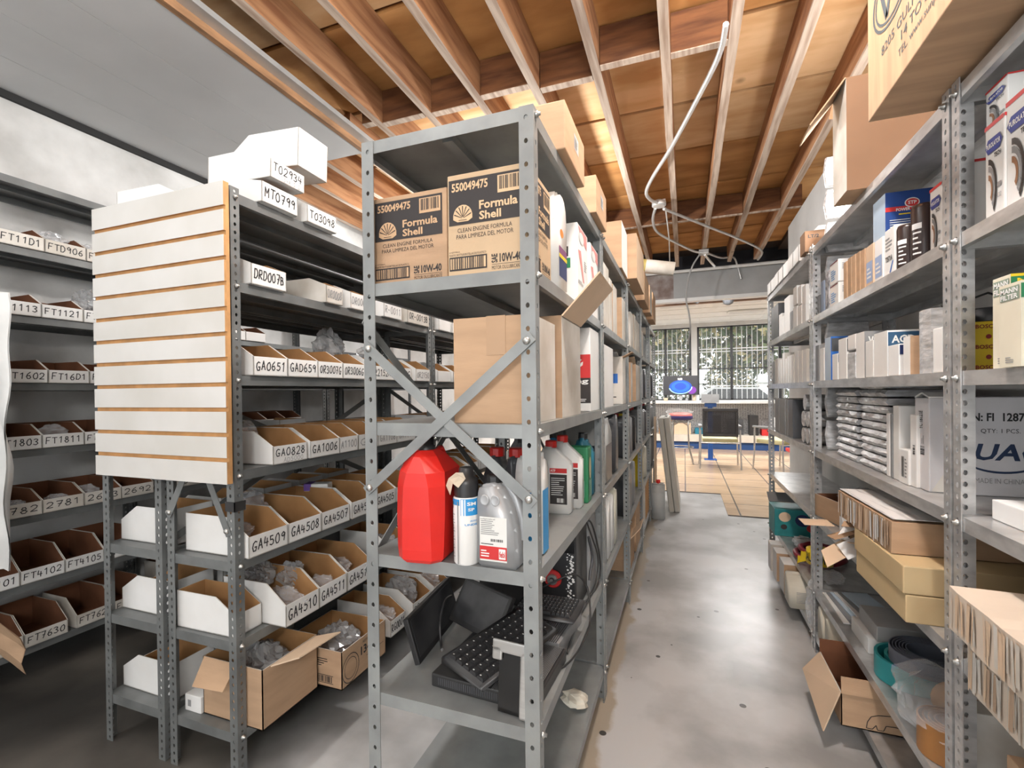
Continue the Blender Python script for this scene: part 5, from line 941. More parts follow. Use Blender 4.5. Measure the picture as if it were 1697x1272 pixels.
def pmann(g, w, d, h):
    M = face_front(0, 0); N = M @ Matrix.Translation((0, 0, .0006)); K = face_left(d, 0, 0); N2 = K @ Matrix.Translation((0, 0, .0006))
    rect(g, M, 0, h * .80, w, h * .17, GREEN); ptext(g, 'MANN', N, w * .1, h * .885, w * .8, h * .065, YELLOW, True); ptext(g, 'FILTER', N, w * .1, h * .81, w * .8, h * .065, YELLOW, True); rect(g, M, w * .4, h * .45, w * .5, h * .28, mat('deep_green', (.10, .16, .02), .5)); ptext(g, 'MANN', N, w * .45, h * .62, w * .4, h * .06, YELLOW, True); ptext(g, 'FILTER', N, w * .45, h * .52, w * .4, h * .06, YELLOW, True)
    rect(g, K, d * .05, h * .80, d * .9, h * .16, mat('grey_green', (.25, .32, .25), .6)); ptext(g, 'MANN', N2, d * .1, h * .885, d * .8, h * .06, PAPER, True); ptext(g, 'FILTER', N2, d * .1, h * .81, d * .8, h * .06, PAPER, True); lines(g, K, d * .3, h * .05, d * .4, h * .08, 3, GREYINK)
CREAM = mat('cream_card', (.72, .68, .55), .65)
carton('yellow and green filter carton right of the yellow carton', S_, 1.165, .582, Z3, .09, .055, .178, YELLOW, 'yellow and green filter cartons', pmann, side=CREAM, frontm=YELLOW, top=GREEN)
carton('cream filter carton cut by the right picture edge', S_, 1.08, at(1692, 520, Y=1.08).x, Z3, .07, .06, .15, CREAM, 'yellow and green filter cartons', pmann, side=CREAM, frontm=CREAM, top=CREAM)
# nearest unit, fourth shelf
Z4r = RZ[3]
def puac(g, w, d, h):
    M = face_front(0, 0); DB = mat('dark_blue_ink', (.02, .04, .10), .5); ptext(g, 'P/N: FI  1287C', M, w * .02, h * .755, w * .70, h * .085, INK, True); ptext(g, 'QTY: 1 PCS.', M, w * .20, h * .63, w * .40, h * .05, INK); ptext(g, 'UAC', M, w * .12, h * .36, w * .70, h * .17, DB, True, .25); ptext(g, 'MADE IN CHINA', M, w * .14, h * .13, w * .50, h * .05, GREYINK)
    n = 20; P_ = [[(w * .42 + w * r * cos(t), h * .40 + h * q * sin(t), 0) for t in [radians(185 + 160 * j / n) for j in range(n + 1)]] for r, q in ((.42, .17), (.405, .148))]; g.loft(P_, DB, (False, False), False, M, False)
hu = at(1640, 658, Y=1.553).z - Z4r
carton('white carton with large dark blue letters at the right picture edge', S_, 1.553, .676, Z4r, .196, .2, hu, mat('lilac_white_card', (.70, .685, .70), .7), None, puac)
carton('flat white carton lying in front of the large lettered white carton', S_, 1.02, .612, Z4r, .2, .27, .042, PAPER, None)
# nearest unit, fifth shelf: torn long cartons poking out
def torn(name, label, loc, w, d, h, rot, seed, mt_=KRAFTL, ends=WBOARDD):
    g = G(); r = random.Random(seed); n = 14
    def ring(x): return [(x, 0 + r.uniform(-.001, .001), 0 + r.uniform(-.001, .001)), (x, d, 0), (x, d, h), (x, r.uniform(-.001, .001), h + r.uniform(-.002, .001))]
    g.loft([ring(w * i / n) for i in range(n + 1)], mt_, smooth=False)
    for i in range(60):
        x = r.uniform(.005, w - .02); ww = r.uniform(.002, .012); z_ = r.uniform(0, h * .25); k_ = r.uniform(-.006, .006); g.quad((x, -.0025 - i * 2e-5, z_), (x + ww, -.0025 - i * 2e-5, z_), (x + ww + k_, -.0026 - i * 2e-5, h - r.uniform(0, h * .12)), (x + k_, -.0026 - i * 2e-5, h - r.uniform(0, h * .12)), r.choice([ends, ends, KRAFTL, KRAFTL, mat('torn_brown', (.52, .37, .26), .9)]))
    o = g.build(name, loc=loc); o.rotation_euler = rot; return tag(o, label, 'box')
Z5r = RZ[4]
torn('carton', 'long torn carton poking out at the right edge, upper of two', (.495, 1.185, Z5r + .105), .5, .28, .085, (0, radians(0), W_ - .04), 5, mat('pale_torn_card', (.66, .56, .46), .85, var=.12, scale=5))
torn('carton', 'long torn carton poking out at the right edge, lower of two', (.515, 1.165, Z5r + .002), .5, .28, .085, (0, 0, W_ - .03), 6, mat('pale_torn_card', (0, 0, 0)))
o = carton('brown carton behind the torn cartons with a dark drawing', S_, 1.20, .66, Z5r, .2, .08, .26, KRAFT, None, lambda g, w, d, h: g.loft([[(w * .4 + w * .3 * r * cos(t), h * .6 + h * .14 * r * sin(t), 0) for t in [2 * pi * j / 24 for j in range(25)]] for r in (1, .92)], INK, (False, False), False, face_front(0, 0), False))
carton('brown carton low at the right picture edge', S_, 1.02, .60, RZ[5], .3, .2, .2, KRAFT)
# middle unit, fourth shelf: flat silver packets and cartons on edge
z5 = lambda x: 1260 + x / 4.891
cols = [(432, 543, 9, 'beside the far post', .205), (602, 770, 10, 'in the middle stack', .215), (800, 1012, 11, 'in the right stack', .262)]
for c, (u0, u1, n, where, tot) in enumerate(cols):
    a, b = min(2.54, ya(z5(u0), 700, .605)), ya(z5(u1), 760, .605)
    if c == 0: b += .012
    if c == 1: a -= .02; hh = .278 / n
    for i in range(n):
        g = G(); w = a - b; r = random.Random(c * 40 + i); t_ = hh * .9; m_ = 9
        rings = []
        for j in range(m_ + 1):
            f = j / m_; e = min(1, f * 5, (1 - f) * 5); q = t_ * (.88 + .12 * e ** .5) * r.uniform(.94, 1.0); y_ = r.uniform(-.003, .002)
            rings.append([(w * f, y_, (t_ - q) * .5), (w * f, .15, (t_ - q) * .5 + .001), (w * f, .155, t_ * .5), (w * f, .15, (t_ + q) * .5 - .001), (w * f, y_, (t_ + q) * .5), (w * f, y_ - .008, t_ * .5 + r.uniform(-.003, .003))])
        g.loft(rings, FOIL, smooth=False); tag(put(g.build('silver_packet'), W_, .615 + r.uniform(-.003, .005), a + r.uniform(-.004, .004), Z4r + i * hh), f'flat silver packet {where} on the fourth shelf, {ordn(i)} from its bottom', 'packet', 'flat silver packets')
g = G()
carton('plain pale carton standing between the silver stacks', W_, .64, ya(z5(562), 720, .61) - .005, Z4r, .022, .2, .26, MGREY)
RV = [(1020, 1048, 415, .16, 'thin white box on edge right of the silver packets'), (1052, 1072, 420, .16, 'thin grey white box on edge, second right of the silver packets'), (1076, 1128, 355, .18, 'broad white box on edge with a shiny strip'), (1213, 1270, 430, .17, 'narrow white carton with a bar code label near the tallest carton')]
for k, (u0, u1, v0, d, lab) in enumerate(RV): rbox(lab, z5(u0), z5(u1), 600 + v0 / 4.891, Z4r, WBOARD if k != 1 else MGREY, .062, 'white cartons on edge', (lambda g, w, d, h: (bars(g, face_front(0, 0) @ Matrix.Translation((w * .3, h * .45, 0)) @ Matrix.Rotation(pi / 2, 4, 'Z') @ Matrix.Translation((0, -w * .5, 0)), 0, 0, h * .14, w * .35, INK, 10))) if k == 3 else None, vm=780, X=.606)
rbox('small white box with a printed label low in front of the cartons on edge', z5(1122), z5(1203), 752, Z4r, WBOARD, .05, None, lambda g, w, d, h: (bars(g, face_front(0, 0), w * .3, h * .2, w * .3, h * .6, INK, 10), lines(g, face_front(0, 0), w * .65, h * .2, w * .25, h * .6, 6, GREYINK)), vm=790, X=.600, h=.10)
def pyc(g, w, d, h):
    M = face_front(0, 0); R_ = M @ Matrix.Translation((w, 0, 0)) @ Matrix.Rotation(pi / 2, 4, 'Z'); ptext(g, 'YC 1B121E', R_, h * .66, w * .42, h * .20, w * .26, INK, True); bars(g, R_, h * .38, w * .3, h * .1, w * .3, INK, 10); lines(g, R_, h * .50, w * .35, h * .1, w * .2, 2, GREYINK)
    K = face_right(0, 0, w); g.flat([(.004, .002, 0), (d * .5, h * .19, 0), (d - .003, .002, 0)], WBOARDD, K)
yA, yB = at(1521.7, 806, Z=Z4r).y, at(1545, 815.7, Z=Z4r).y; hh = at(1545, 660, X=.614).z - Z4r; w_ = yA - yB
o = carton('tall white carton with an upright printed code and lifted flap', W_, .614, yA, Z4r, w_, .058, hh, mat('lilac_white_card', (0, 0, 0)), None, pyc)
flap(o, [(0, 0, hh), (w_ * .5, 0, hh + .012), (w_ * .5, .05, hh + .012), (0, .05, hh)], WBOARD); flap(o, [(w_ * .5, 0, hh + .012), (w_, 0, hh), (w_, .05, hh), (w_ * .5, .05, hh + .012)], WBOARD)
# farthest unit, fourth shelf
for k, (u0, u1, mt_) in enumerate([(118, 150, MGREY), (153, 200, mat('grey_folder', (.30, .31, .31), .5)), (204, 222, MGREY), (225, 262, DGREY)]): rbox(f'grey folder standing on the fourth shelf of the farthest right rack, {ordn(k)} from the window', z5(u0), z5(u1), 652, RZ[3], mt_, .22, 'grey folders', vm=690, h=.22)
for i, (y, z) in enumerate([(2.83, 0), (2.74, 0), (2.83, .085), (2.74, .085), (2.79, .17)]):
    g = G(Mx((0, 0, .042), 0, 0, 0)); n = 10; r = random.Random(i)
    g.loft([[(-.02 - .17 * q / n * 1, .041 * cos(t) * r.uniform(.9, 1), .041 * sin(t) * r.uniform(.9, 1)) for t in [2 * pi * j / 14 for j in range(14)]] for q in range(0, n + 1)][::-1], FOIL, smooth=False); tag(g.build('silver_roll', loc=(.77, y, RZ[3] + z)), f'silver wrapped roll on the farthest right rack beside its near post, {["lower far", "lower near", "middle far", "middle near", "top"][i]}', 'roll', 'silver wrapped rolls')
# middle unit, fifth shelf
o = tray('open brown carton turned across the post on the fifth shelf', (.565, 2.60 - .06, Z5r + .002), W_, .22, .22, .10, KRAFT, KRAFTW, None, .25)
carton('black box with white ends on the fifth shelf, near the open carton', W_, .60, 2.30, Z5r, .11, .05, .06, BLACK, 'black boxes on the fifth shelf', frontm=WBOARD, side=BLACK); carton('second black box with a white label, nearer the flat cartons', W_, .60, 2.17, Z5r, .10, .05, .055, BLACK, 'black boxes on the fifth shelf', frontm=WBOARD, side=BLACK); carton('cream box lying on the black boxes', W_, .60, 2.30, Z5r + .062, .1, .05, .03, KRAFTL)
carton('grey carton at the back of the fifth shelf, left', S_, 2.30, .80, Z5r, .07, .2, .17, MGREY); carton('small blue ended kraft box on the fifth shelf', S_, 2.05, .66, Z5r + .09, .1, .12, .05, KRAFTL, None, lambda g, w, d, h: (rect(g, face_front(0, 0), 0, 0, w, h * .9, BLUE), lines(g, face_front(0, 0) @ Matrix.Translation((0, 0, .0006)), w * .25, h * .3, w * .4, h * .25, 1, WHITE))); carton('grey carton under the small blue ended box', S_, 2.04, .655, Z5r, .12, .16, .088, MGREY)
def ppurp(g, w, d, h):
    M = face_front(0, 0); N = M @ Matrix.Translation((0, 0, .0006)); g.flat([(0, h * .9, 0), (w, h * .9, 0), (w, h * .3, 0), (0, h * .55, 0)], mat('violet_print', (.16, .08, .35), .5), M); ptext(g, 'BLUE', N, w * .1, h * .65, w * .5, h * .14, mat('pink_print', (.6, .15, .4), .5), True); lines(g, N, w * .6, h * .1, w * .3, h * .15, 3, GREYINK)
carton('white and violet box at the back of the fifth shelf', S_, 1.92, .70, Z5r, .09, .1, .18, PAPER, 'violet and white boxes', ppurp); carton('dark box with a green ring beside the violet and white box', S_, 1.92, .795, Z5r, .06, .1, .16, DGREY, 'violet and white boxes')
g = G(); g.tube([(0, 0, 0), (0, .0, .16)], .022, SILVER, 16); tag(g.build('metal_tube', loc=(.60, 1.99, Z5r + .001)), 'short upright metal tube against the flat cartons', 'tube')
crumple('plastic_bag', (.72, 2.42, Z5r + .06), (.16, .16, .10), 61, FILM, 'clear bag on the open carton, fifth shelf', 'bag')
# three long flat cartons poking out over the edge
KY = mat('yellow_kraft', (.60, .45, .25), .8, var=.12, scale=5)
fy = at(1493, 900, X=.515).y
torn('carton', 'long flat brown carton with a white top, topmost of three', (.505, 1.95, Z5r + .145), .42, .36, .085, (0, 0, W_ + .03), 11, KRAFT, WBOARD)
g = G(); g.box(.004, .416, .004, .35, .0, .0015, mat('streaked_white_top', (.74, .73, .72), .7, col2=(.35, .34, .34), scale=5, stretch=(1, 9, 1), lo=.3, hi=.5)); tag(g.build('paper_sheet', loc=(.505, 1.95, Z5r + .2355), rotz=W_ + .03), 'streaked white sheet on the topmost flat carton', 'sheet')
carton('long flat yellowish carton, middle of three', W_, .51, 1.80, Z5r + .072, .36, .34, .07, KY, 'flat yellowish cartons'); carton('long flat yellowish carton, lowest of three', W_, .515, 1.80, Z5r, .36, .34, .07, KY, 'flat yellowish cartons')
g = G(); r = random.Random(4)
for i in range(9):
    a = Vector((.56 + r.uniform(-.06, .05), 1.96 + r.uniform(-.08, .10), Z5r + .02 + .012 * i)); d1 = Vector((r.uniform(-.12, -.03), r.uniform(-.1, .08), r.uniform(-.03, .03))); d2 = Vector((r.uniform(-.03, .05), r.uniform(.03, .09), r.uniform(-.01, .04)))
    n_ = d1.cross(d2).normalized() * .002; P_ = [a, a + d1, a + d1 + d2, a + d2]; g.add([tuple(p) for p in P_] + [tuple(p + n_) for p in P_], [(3, 2, 1, 0), (4, 5, 6, 7), (0, 1, 5, 4), (1, 2, 6, 5), (2, 3, 7, 6), (3, 0, 4, 7)], [KRAFTL, WBOARD, KRAFT][i % 3])
tag(g.build('torn_cardboard'), 'heap of torn cardboard strips under the topmost flat carton', 'cardboard', None, 'stuff')
# sixth shelf
Z6r = RZ[5]
carton('teal printed box at the far end of the low shelf right of the aisle', W_, .535, 3.62, Z6r, .22, .26, .17, TEAL, None, lambda g, w, d, h: [g.flat([(d * x + d * r * cos(t), h * y + h * r * 1.4 * sin(t), 0) for t in [2 * pi * j / 16 for j in range(16)]], c, face_right(0, 0, w)) for x, y, r, c in ((.22, .72, .13, KRAFTL), (.2, .35, .07, CHAR), (.6, .62, .16, NAVY), (.78, .35, .1, REDI))])
flap(bpy.data.objects[-1] if False else [o for o in bpy.data.objects if o.get('label', '').startswith('teal printed')][0], [(0, 0, .17), (0, .26, .17), (-.09, .26, .215), (-.09, 0, .215)], MGREY)
for k, r0 in enumerate((.115, .09)):
    g = G(); n = 30; g.tube([(r0 * cos(2 * pi * j / n), r0 * 1.1 * sin(2 * pi * j / n), .02 + .032 * k + .004 * sin(j)) for j in range(n + 1)], .014, mat('maroon_hose', (.22, .015, .03), .35), 10); tag(g.build('coiled_hose', loc=(.69, 3.0, Z6r)), ['maroon hose coil on the low shelf, lower loop', 'maroon hose coil on the low shelf, upper loop'][k], 'hose')
crumple('plastic_bag', (.645, 3.16, Z6r + .002), (.10, .14, .07), 62, FILM, 'clear plastic bag spread beside the maroon hose', 'bag'); crumple('plastic_bag', (.66, 2.64, Z6r + .002), (.09, .10, .06), 63, FILM, 'clear plastic bag by the yellow caution tape', 'bag')
t = thing('caution_tape', 'roll of yellow caution tape on the low shelf by the post', 'tape', (.63, 2.74, Z6r + .06)); g = G(); g.lathe([(.03, 0), (.058, 0), (.058, .072), (.03, .072), (.03, 0)], YELLOW, 28, caps=(False, False)); g.build('roll', t)
def wrapt(g, txt, r0, a0, span, z0, h, mt_):
    vs, fs, xa, xb, y0_, y1_ = _text(txt, True); g.add([(r0 * cos(a0 + (v[0] - xa) / (xb - xa) * span), r0 * sin(a0 + (v[0] - xa) / (xb - xa) * span), z0 + (v[1] - y0_) / (y1_ - y0_) * h) for v in vs], fs, mt_)
g = G(); wrapt(g, 'CAUTION', .0588, radians(165), radians(130), .014, .045, INK); g.build('lettering', t)
g = G(); P_ = [[(-.03 - .006 * i + .008 * sin(i * 1.3), .05 + .012 * i, .065 - .012 * i + .01 * sin(i * 2)), (-.035 - .006 * i + .01 * sin(i), .05 + .012 * i + .01, .0 - .012 * i * .8)] for i in range(8)]; g.loft(P_, YELLOW, (False, False), False, close=False); g.loft([[(a + .0006, b + .0006, c) for a, b, c in q][::-1] for q in P_], YELLOW, (False, False), False, close=False); g.build('loose_end', t)
g = G()
for i in range(6): g.cbox(0, .10, -.3, 0, .006 * i, .006 * i + .005, [WBOARD, MGREY, PALEB][i % 3], .001, Mx((.012 * i, -.01 * i, 0), .03 * i))
tag(g.build('paper_pads', loc=(.585, 2.50, Z6r + .002)), 'pile of grey and white pads at the far end of the low shelf', 'pads')
for k in range(2): carton(f'flat grey white box lying on the low shelf, {["lower", "upper"][k]} of two', W_, .60 + .02 * k, 2.16 - .02 * k, Z6r + .056 * k, .18, .24, .054, [WBOARD, mat('pearl_grey_card', (.40, .395, .39), .6)][k])
def spiral(name, label, loc, r0, r1, h, mt_, turns, rot=(0, 0, 0), group=None):
    g = G(); n = 26 * turns; t_ = (r0 - r1) / turns * .34; I, O = [], []
    for j in range(n + 1):
        q = j / n; r_ = r0 - (r0 - r1) * q; a_ = 2 * pi * turns * q; O.append((r_ * cos(a_), r_ * sin(a_))); I.append(((r_ - t_) * cos(a_), (r_ - t_) * sin(a_)))
    g.loft([[(x, y, z_) for x, y in O] for z_ in (0, h)], mt_, (False, False), close=False); g.loft([[(x, y, z_) for x, y in I][::-1] for z_ in (0, h)], mt_, (False, False), close=False)
    for z_ in (0, h): g.loft([[(x, y, z_) for x, y in (O if z_ else I)], [(x, y, z_) for x, y in (I if z_ else O)]], mt_, (False, False), close=False)
    o = g.build(name, loc=loc); o.rotation_euler = rot; return tag(o, label, 'roll', group)
spiral('rubber_roll', 'dark rubber strip roll lying on the low shelf', (.70, 1.80, Z6r + .075), .10, .05, .045, mat('blue_grey_rubber', (.14, .15, .19), .45), 6); spiral('rubber_roll', 'white and teal strip roll under the dark rubber roll', (.675, 1.84, Z6r + .002), .11, .03, .07, mat('teal_strip', (.03, .34, .36), .4), 3)
crumple('plastic_bag', (.67, 1.58, Z6r + .005), (.24, .34, .15), 64, FILM, 'large clear bag over a brown roll on the low shelf', 'bag', rough=.2)
g = G(); g.tube([(0, 0, 0), (.0, -.2, .03)], .05, KRAFTD, 18); tag(g.build('cardboard_roll', loc=(.70, 1.66, Z6r + .055)), 'brown cardboard roll inside the large clear bag', 'roll')
g = G(); g.tube([(0, 0, 0), (0, -.16, -.02)], .03, FOIL, 14); tag(g.build('silver_roll', loc=(.72, 1.56, Z6r + .16)), 'silver roll end resting against the double post', 'roll')
spiral('rubber_belt', 'orange brown belt roll at the near end of the low shelf', (.625, 1.495, Z6r + .002), .07, .025, .085, mat('orange_rubber', (.38, .17, .05), .45, var=.2), 4)
carton('white carton standing on the low shelf against the double post', W_, .60, 1.405, Z6r, .055, .2, .20, WBOARDD, None); carton('second white carton under the bag by the double post', W_, .66, 1.42, Z6r + .0, .0, .0, .0) if False else None
# bottom shelf and floor
carton('open brown carton with a bear outline on the bottom shelf', S_, 1.62, .535, RZ[6], .30, .28, .19, KRAFT, None, None) if False else None
bx = tray('large open brown carton with a bear outline drawn on its side', (.487, 1.86, .089), S_, .32, .27, .11, KRAFT, KRAFTW, None)
def bear(g, M, w, h, s):
    P_ = [(0, .05), (.02, .3), (.08, .52), (.2, .62), (.36, .66), (.52, .70), (.66, .72), (.76, .66), (.88, .58), (.96, .5), (.94, .42), (.82, .42), (.74, .38), (.70, .2), (.70, .04), (.60, .04), (.58, .26), (.46, .28), (.32, .26), (.28, .05), (.18, .05), (.16, .22), (.10, .05), (0, .05)]
    for a, b in zip(P_, P_[1:]):
        a = Vector((a[0] * w, a[1] * h, 0)); b = Vector((b[0] * w, b[1] * h, 0)); d_ = (b - a).normalized(); q = Vector((-d_.y, d_.x, 0)) * s; g.quad(a - q, b - q, b + q, a + q, INK, M)
g = G(); bear(g, face_front(.07, .004, -.0002), .17, .085, .0012); g.build('printed_bear', bx)
flap(bx, [(0, 0, .11), (0, .26, .11), (-.055, .27, .03), (-.055, -.02, -.02)], KRAFTL); flap(bx, [(0, -.001, .11), (.32, -.001, .11), (.32, .004, .164), (0, .004, .164)], KRAFT); flap(bx, [(0, .27, .11), (.32, .27, .11), (.32, .27, .16), (0, .27, .16)], KRAFTW)
def plab(g, w, d, h): M = face_right(0, 0, w); rect(g, M, d * .22, h * .24, d * .5, h * .45, NAVY); g.flat([(d * .5 + d * .13 * cos(t), h * .58 + h * .08 * sin(t), .0006) for t in [2 * pi * j / 16 for j in range(16)]], REDI, M)
for k, (y, x) in enumerate([(2.50, .565), (2.385, .565)]): jug(f'cream jug with a dark label low behind the bear carton, {["by the post", "nearer"][k]}', W_, x, y, RZ[6], .1, .14, .160, 'slope', IVORY, None, plab if k == 0 else lambda g, w, d, h: rect(g, face_right(0, 0, w), d * .1, h * .2, d * .6, h * .35, mat('dark_green_label', (.02, .06, .03), .5)), 'cream jugs on the bottom shelf', handle=[(.3, .9), (.15, .98), (.8, .8)])
g = G(); g.lathe([(.04, 0), (.058, .02), (.06, .08), (.045, .12), (.01, .135)], IVORY, 20); tag(g.build('round_bottle', loc=(.79, 2.32, RZ[6] + .001)), 'round cream bottle low behind the bear carton', 'bottle')
crumple('plastic_bag', (.565, 2.60, .09), (.05, .06, .22), 65, FILM, 'plastic bag hanging beside the post foot right of the aisle', 'bag')
carton('tall white carton at the far end of the bottom shelf right of the aisle', W_, .50, 3.42, RZ[6], .10, .2, .165, WBOARD, 'cartons on the bottom shelf', side=WBOARDD); carton('white topped brown carton on the bottom shelf right of the aisle', W_, .505, 3.27, RZ[6], .12, .2, .165, WBOARD, 'cartons on the bottom shelf', side=KRAFT, top=WBOARD); carton('brown carton third from the far end of the bottom shelf', W_, .51, 3.10, RZ[6], .14, .22, .165, WBOARD, 'cartons on the bottom shelf', side=KRAFT)
jug('square cream jug with printed side at the near end of that bottom shelf row', W_, .505, 2.92, RZ[6], .14, .2, .165, 'slope', IVORY, None, lambda g, w, d, h: lines(g, face_right(0, 0, w), d * .15, h * .2, d * .6, h * .35, 8, GREYINK))
# on top of the right racks
TR = RZ[0]
def pbig(g, w, d, h):
    M = face_front(0, 0); DB = mat('slate_ink', (.09, .11, .12), .6); E_l = lambda s, t: (w * .20 + w * .15 * s * cos(t), h * .55 + h * .2 * s * sin(t), 0)
    n = 26
    for s in (1, .86): g.loft([[E_l(s, 2 * pi * j / n) for j in range(n + 1)], [E_l(s * .93, 2 * pi * j / n) for j in range(n + 1)]], DB, (False, False), False, M, False)
    for a_, b_ in (((.10, .68), (.16, .42)), ((.16, .42), (.22, .68)), ((.22, .68), (.27, .44)), ((.27, .44), (.30, .62))):
        a_ = Vector((a_[0] * w, a_[1] * h, 0)); b_ = Vector((b_[0] * w, b_[1] * h, 0)); d_ = (b_ - a_).normalized(); q = Vector((-d_.y, d_.x, 0)) * h * .018; g.quad(a_ - q, b_ - q, b_ + q, a_ + q, DB, M)
    ptext(g, '8205 GULF STL BAY', M, w * .12, h * .25, w * .42, h * .05, DB); ptext(g, '14 TO 22-2142', M, w * .26, h * .17, w * .30, h * .05, DB); ptext(g, 'TEL. www.sunprairie.com', M, w * .24, h * .09, w * .36, h * .05, DB)
KW = mat('oak_kraft', (.52, .335, .20), .7, var=.22, scale=4, stretch=(8, 1, 1))
carton('large brown carton with an oval logo overhanging the top of the nearest right rack', W_, .44, 1.43, TR + .016, .75, .3, .42, KW, None, pbig)
yo = 1.845; o = carton('tall brown carton with a folded out flap on top of the middle right rack', S_, yo, .508, TR, .30, .15, .37, KRAFT, None, side=WBOARDD, frontm=mat('dark_shaded_brown', (.24, .135, .075), .8, var=.12, scale=4), top=KRAFT)  # front face in darker brown, its shade from the window put into the colour
flap(o, [(0, 0, .37), (0, .15, .37), (-.10, .16, .24), (-.10, .01, .24)], KRAFT); flap(o, [(0, .15, .37), (.3, .15, .37), (.3, .20, .34), (0, .20, .34)], KRAFT)
carton('small dark brown box marked LT/2 on top by the middle post', S_, 2.60, .545, TR, .09, .1, .10, mat('dark_shaded_brown', (0, 0, 0)), None, lambda g, w, d, h: ptext(g, 'LT/2', face_front(0, 0), w * .15, h * .65, w * .5, h * .16, INK, True))
for k in range(7):
    y = 3.745 - k * .14; o = bin_geo(.13, .26, .17, .08, .09, WBOARD, WBOARDD).build('parts_bin'); o.location = (.555, y, TR + .002); o.rotation_euler = (0, 0, W_ + .03 * sin(k * 2)); tag(o, f'blank white bin on top of the farthest right rack, {ordn(k)} from its window end', 'bin', 'blank white bins on the farthest right rack')
# nearest unit, low carton cut by the frame
carton('brown carton on the bottom shelf at the right picture corner', S_, .98, .60, RZ[6], .25, .22, .17, KRAFT)
# ---------------------------------------------------------------- conduits and cables under the roof
CONDUIT = mat('galvanised_conduit', (.62, .62, .61), .35, .5)
jb = at(1092, 336, Z=2.73); jb2 = at(1166, 418, Z=2.72)
t = thing('junction_box', 'round metal junction box under the joists with bent conduits', 'junction box', (jb.x, jb.y, 2.70)); g = G(); g.lathe([(.045, 0), (.055, .006), (.055, .035), (.03, .05)], CONDUIT, 20); g.build('body', t); g = G(); g.box(-.05, -.03, -.02, .02, .035, .05, CONDUIT); g.box(.03, .05, -.02, .02, .035, .05, CONDUIT); g.build('strap', t)
t = thing('junction_box', 'small square junction box farther along under the joists', 'junction box', (jb2.x, jb2.y, 2.70)); g = G(); g.cbox(-.05, .05, -.04, .04, 0, .045, CONDUIT, .004); g.build('body', t); g = G(); g.box(-.052, .052, -.042, .042, -.004, -.0005, ALU); g.build('cover', t)
A = lambda u, v, z=2.72: at(u, v, Z=z)
cable('silver conduit rising from the round junction box past the joists', [A(1203, 40), A(1190, 95), A(1150, 175), A(1112, 245), A(1082, 293), A(1071, 318), A(1078, 331), A(1090, 336, 2.715)], .013, CONDUIT, 'conduit', 'conduit')
cable('conduit bending from the round to the square junction box', [A(1086, 345, 2.70), A(1082, 365, 2.71), A(1090, 385), A(1120, 402), A(1150, 416), A(1163, 418, 2.71)], .012, CONDUIT, 'conduit', 'conduit')
cable('long straight conduit running from the round box toward the header', [A(1100, 346, 2.70), A(1130, 358), A(1180, 378), A(1225, 396), A(1262, 415), A(1256, 430)], .012, CONDUIT, 'conduit', 'conduit')
cable('thin cable hanging straight down behind the round junction box', [A(1103, 345, 2.72), A(1106, 370), A(1109, 400), A(1110, 440)], .006, WHITE)
cable('pale cable drooping from the square junction box into the opening', [A(1160, 421, 2.70), at(1148, 440, Y=5.6), at(1140, 465, Y=5.6), at(1137, 495, Y=5.6), at(1142, 520, Y=5.6), at(1144, 545, Y=5.6), at(1140, 570, Y=5.6)], .009, mat('grey_cable', (.35, .35, .34), .5))
cable('frayed wire ends at the tip of the drooping cable', [at(1140, 570, Y=5.6), at(1138, 582, Y=5.6), at(1133, 588, Y=5.6), at(1137, 593, Y=5.6)], .004, BLACK)
cable('white conduit bending from the square box onto the grey header', [A(1172, 419, 2.70), A(1195, 427), at(1215, 426, Y=6.2), at(1222, 440, Y=6.3), at(1228, 462, Y=6.33)], .011, CONDUIT, 'conduit', 'conduit')
cable('short white conduit stub below the square junction box', [A(1168, 422, 2.69), at(1178, 434, Y=5.9), at(1185, 442, Y=5.95)], .014, WHITE, 'conduit', 'conduit')
cable('white pipe running along the top of the header', [(-1.5, 6.30, 2.715), (0, 6.30, 2.715), (1.3, 6.30, 2.72), (2.2, 6.30, 2.72)], .02, WHITE, 'pipe', 'pipe')
# ---------------------------------------------------------------- front room furniture
t = thing('counter', 'long grey counter under the front windows', 'counter', (0, 0, 0)); g = G(); cy_ = 10.45; g.cbox(-2.6, 3.1, cy_, 11.18, .94, 1.0, mat('counter_top', (.62, .62, .61), .3), .01); g.build('worktop', t)
DIA = mat('diamond_plate', (.5, .5, .5), .35, .6, col2=(.22, .22, .22), scale=40, stretch=(1, 1, 1), bump=.4, bscale=50)
g = G(); g.box(-2.6, 3.1, 10.9, 10.93, .3, .94, DIA)
for i in range(120):
    x = -2.6 + i * .047; g.box(x, x + .012, 10.893, 10.9, .62, .93, ALU, Mx((0, 0, 0)) )
g.build('back_panel', t); g = G(); g.box(-2.6, 3.1, 10.42, 10.90, .16, .30, mat('pale_step', (.66, .60, .52), .6)); g.build('step', t); g = G(); g.box(-2.6, 3.1, 10.46, 10.88, 0.01, .16, mat('blue_base', (.02, .07, .22), .5)); g.build('base', t)
my = 10.55; p = at(1099, 623, Y=my); q = at(1157, 654, Y=my)
t = thing('monitor', 'computer monitor on the front counter showing a blue glowing ring', 'monitor', (p.x, my, 1.0)); W, z0, z1 = q.x - p.x, q.z - 1.0, p.z - 1.0
g = G(); g.cbox(0, W, 0, .03, z0, z1, BLACK, .004); g.build('case', t); SCR = mat('screen_glow', (.03, .03, .035), .3, emit=.3)
g = G(); g.box(.006, W - .006, -.003, -.001, z0 + .008, z1 - .006, SCR); M = face_front(0, 0, -.003); H = z1 - z0; cx_, cz_ = W * .5, z0 + H * .42
